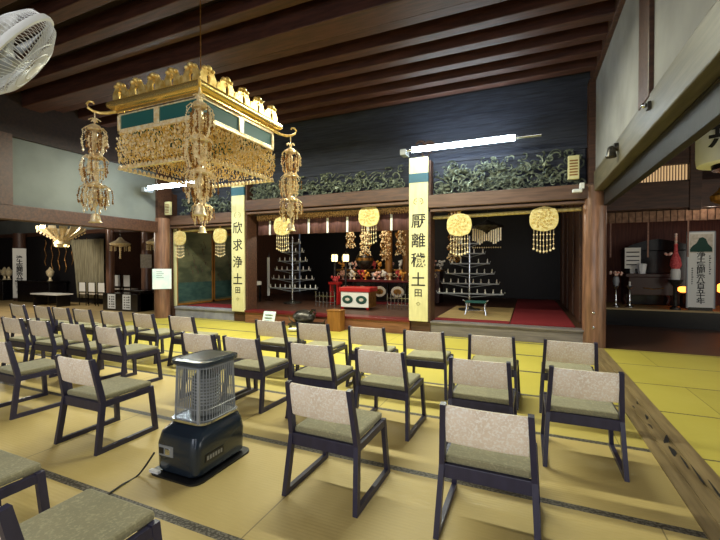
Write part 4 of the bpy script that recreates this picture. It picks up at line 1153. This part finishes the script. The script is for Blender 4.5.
MB().lathe([(.06,0),(.06,.3),(.1,.34)], (0,0,0), 10).build('base', 'lacquer', r)
MB().lathe([(.05,.36),(.12,.40),(.12,.55),(.05,.6)], (0,0,0), 12).build('shade', 'orange_glow', r, smooth=True)
# lit lattice transom
r = empty('lattice_window', (2.55, 9.98, 3.1)); tag(r, 'lit lattice transom high in the right hall', 'lattice')
MB().box(-.9, .45, .03, .05, .02, .36).build('paper', 'glow_low', r)
mb = MB()
for k in range(28): mb.box(-.9+.05*k-.006, -.9+.05*k+.006, 0, .03, .02, .36)
mb.box(-.9, .45, -.01, .03, 0, .03).box(-.9, .45, -.01, .03, .35, .38)
mb.build('bars', 'wood_dark', r)
# valance of the right hall
M['valance_brown'] = varied('brown_fringe', (112,80,60), (148,112,86), 12, rough=.8)
r = empty('valance_curtain', (3.8, 10.3, 2.3)); tag(r, 'brown fringed valance under the dark beam of the right hall', 'curtain')
mb = MB()
for i in range(40): mb.box(-2.5+.125*i+.008, -2.5+.125*i+.117, -.01+.006*(i % 2), .005+.006*(i % 2), .02, .25)
mb.build('fringe', 'valance_brown', r)
for k in range(5): MB().box(-2.1+.7*k, -2.07+.7*k, .02, .03, -.75, .1).build('hanging_strip', 'wood_step', r)
M['curtain_brown'] = varied('brown_hall_curtain', (84,44,34), (110,62,46), 5, (6,6,.4), .7)
flat('back_curtain', 1.3, 6.3, 12.1, 12.13, .4, 2.1, 'curtain_brown', 'brown curtain wall at the back of the right hall', 'curtain')
# big paper lantern
r = empty('paper_lantern', (2.36, 6.2, 2.62)); tag(r, 'large white paper lantern with a black character cut off at the right edge', 'lantern')
MB().lathe([(.36,0),(.40,.01),(.41,.10),(.41,.4),(.40,.8),(.3,.9)], (0,0,0), 28).build('shade', 'paper', r, smooth=True)
MB().lathe([(.25,-.06),(.26,0)], (0,0,0), 28).build('base_ring', 'lacquer', r, smooth=True)
MB().cyl((0,0,.9),(0,0,2.1),.015,6).build('cord', 'lacquer', r)
for bd, zz in (('無', .55), ('蔵', .24)):
    pass
t_ = text_obj('character', '無', .42, 'ink', r, (-.22, -.372, .32), rot=(90,0,-30), thick=.006)
r = empty('lantern_ornament', (2.62, 7.4, 2.28)); r.scale = (.6,.6,1); tag(r, 'dark gilt ornament hanging just below the white paper lantern', 'ornament')
MB().lathe([(.06,0),(.2,.05),(.22,.12),(.08,.2),(.03,.26)], (0,0,0), 14).build('hood', 'gold_dark', r, smooth=True)
MB().cyl((0,0,.25),(0,0,2.4),.01,6).build('chain', 'bronze', r)

# ------------------------------------------------------------------ wall fan in the top left corner
f = empty('wall_fan', (-1.93, .90, 2.235)); f.scale = (.9, .9, .9); tag(f, 'white caged electric fan in the top left corner', 'fan')
_v = Vector((-.867,.35,.355)).normalized(); _r = _v.cross(Vector((0,0,1))).normalized(); _u = _r.cross(_v)
_n = (-.24*_v + .94*(_r*.84 - _u*.54)).normalized()          # the way the fan faces
f.rotation_euler = (-_n).to_track_quat('Z', 'Y').to_euler()
mb = MB(); Rr = .23
for k in range(72):
    a = 2*PI*k/72; ca, sa = math.cos(a), math.sin(a)
    mb.tube([(.05*ca,.05*sa,-.085),(.14*ca,.14*sa,-.075),(.21*ca,.21*sa,-.04),(Rr*ca,Rr*sa,0)], .0014, 4)
for rr, z in ((.05,-.085),(.10,-.081),(.15,-.07)): mb.tube([(rr*math.cos(2*PI*j/32), rr*math.sin(2*PI*j/32), z) for j in range(33)], .002, 4)
mb.build('front_guard', 'plastic_white', f, smooth=True)
mb = MB()
for k in range(72):
    a = 2*PI*k/72; ca, sa = math.cos(a), math.sin(a)
    mb.tube([(.06*ca,.06*sa,.09),(.15*ca,.15*sa,.085),(.215*ca,.215*sa,.05),(Rr*ca,Rr*sa,.0)], .0014, 4)
mb.build('rear_guard', 'plastic_white', f, smooth=True)
MB().lathe([(.225,-.015),(.237,-.012),(.24,0),(.237,.012),(.225,.015)], (0,0,0), 48, cap=False).build('rim', 'plastic_white', f, smooth=True)
MB().lathe([(.01,-.09),(.05,-.088),(.05,-.08)], (0,0,0), 24).build('hub_badge', 'plastic_white', f, smooth=True)
for k in range(4):
    a0 = PI/2*k; bl_ = MB(); vs = []; fs = []
    for i in range(6):
        rr = .03+.17*i/5
        for j in range(5):
            a = a0+(j/4-.5)*1.15*(.6+.4*i/5); z = .02*(j/4-.5)*2
            vs.append((rr*math.cos(a), rr*math.sin(a), z))
    for i in range(5):
        for j in range(4): q = i*5+j; fs.append((q, q+1, q+6, q+5))
    o = bl_.add(vs, fs).build('blade', 'plastic_grey', f, smooth=True); sm = o.modifiers.new('s', 'SOLIDIFY'); sm.thickness = .003
MB().lathe([(.07,.085),(.085,.10),(.085,.2),(.06,.24)], (0,0,0), 20).build('motor', 'plastic_white', f, smooth=True)
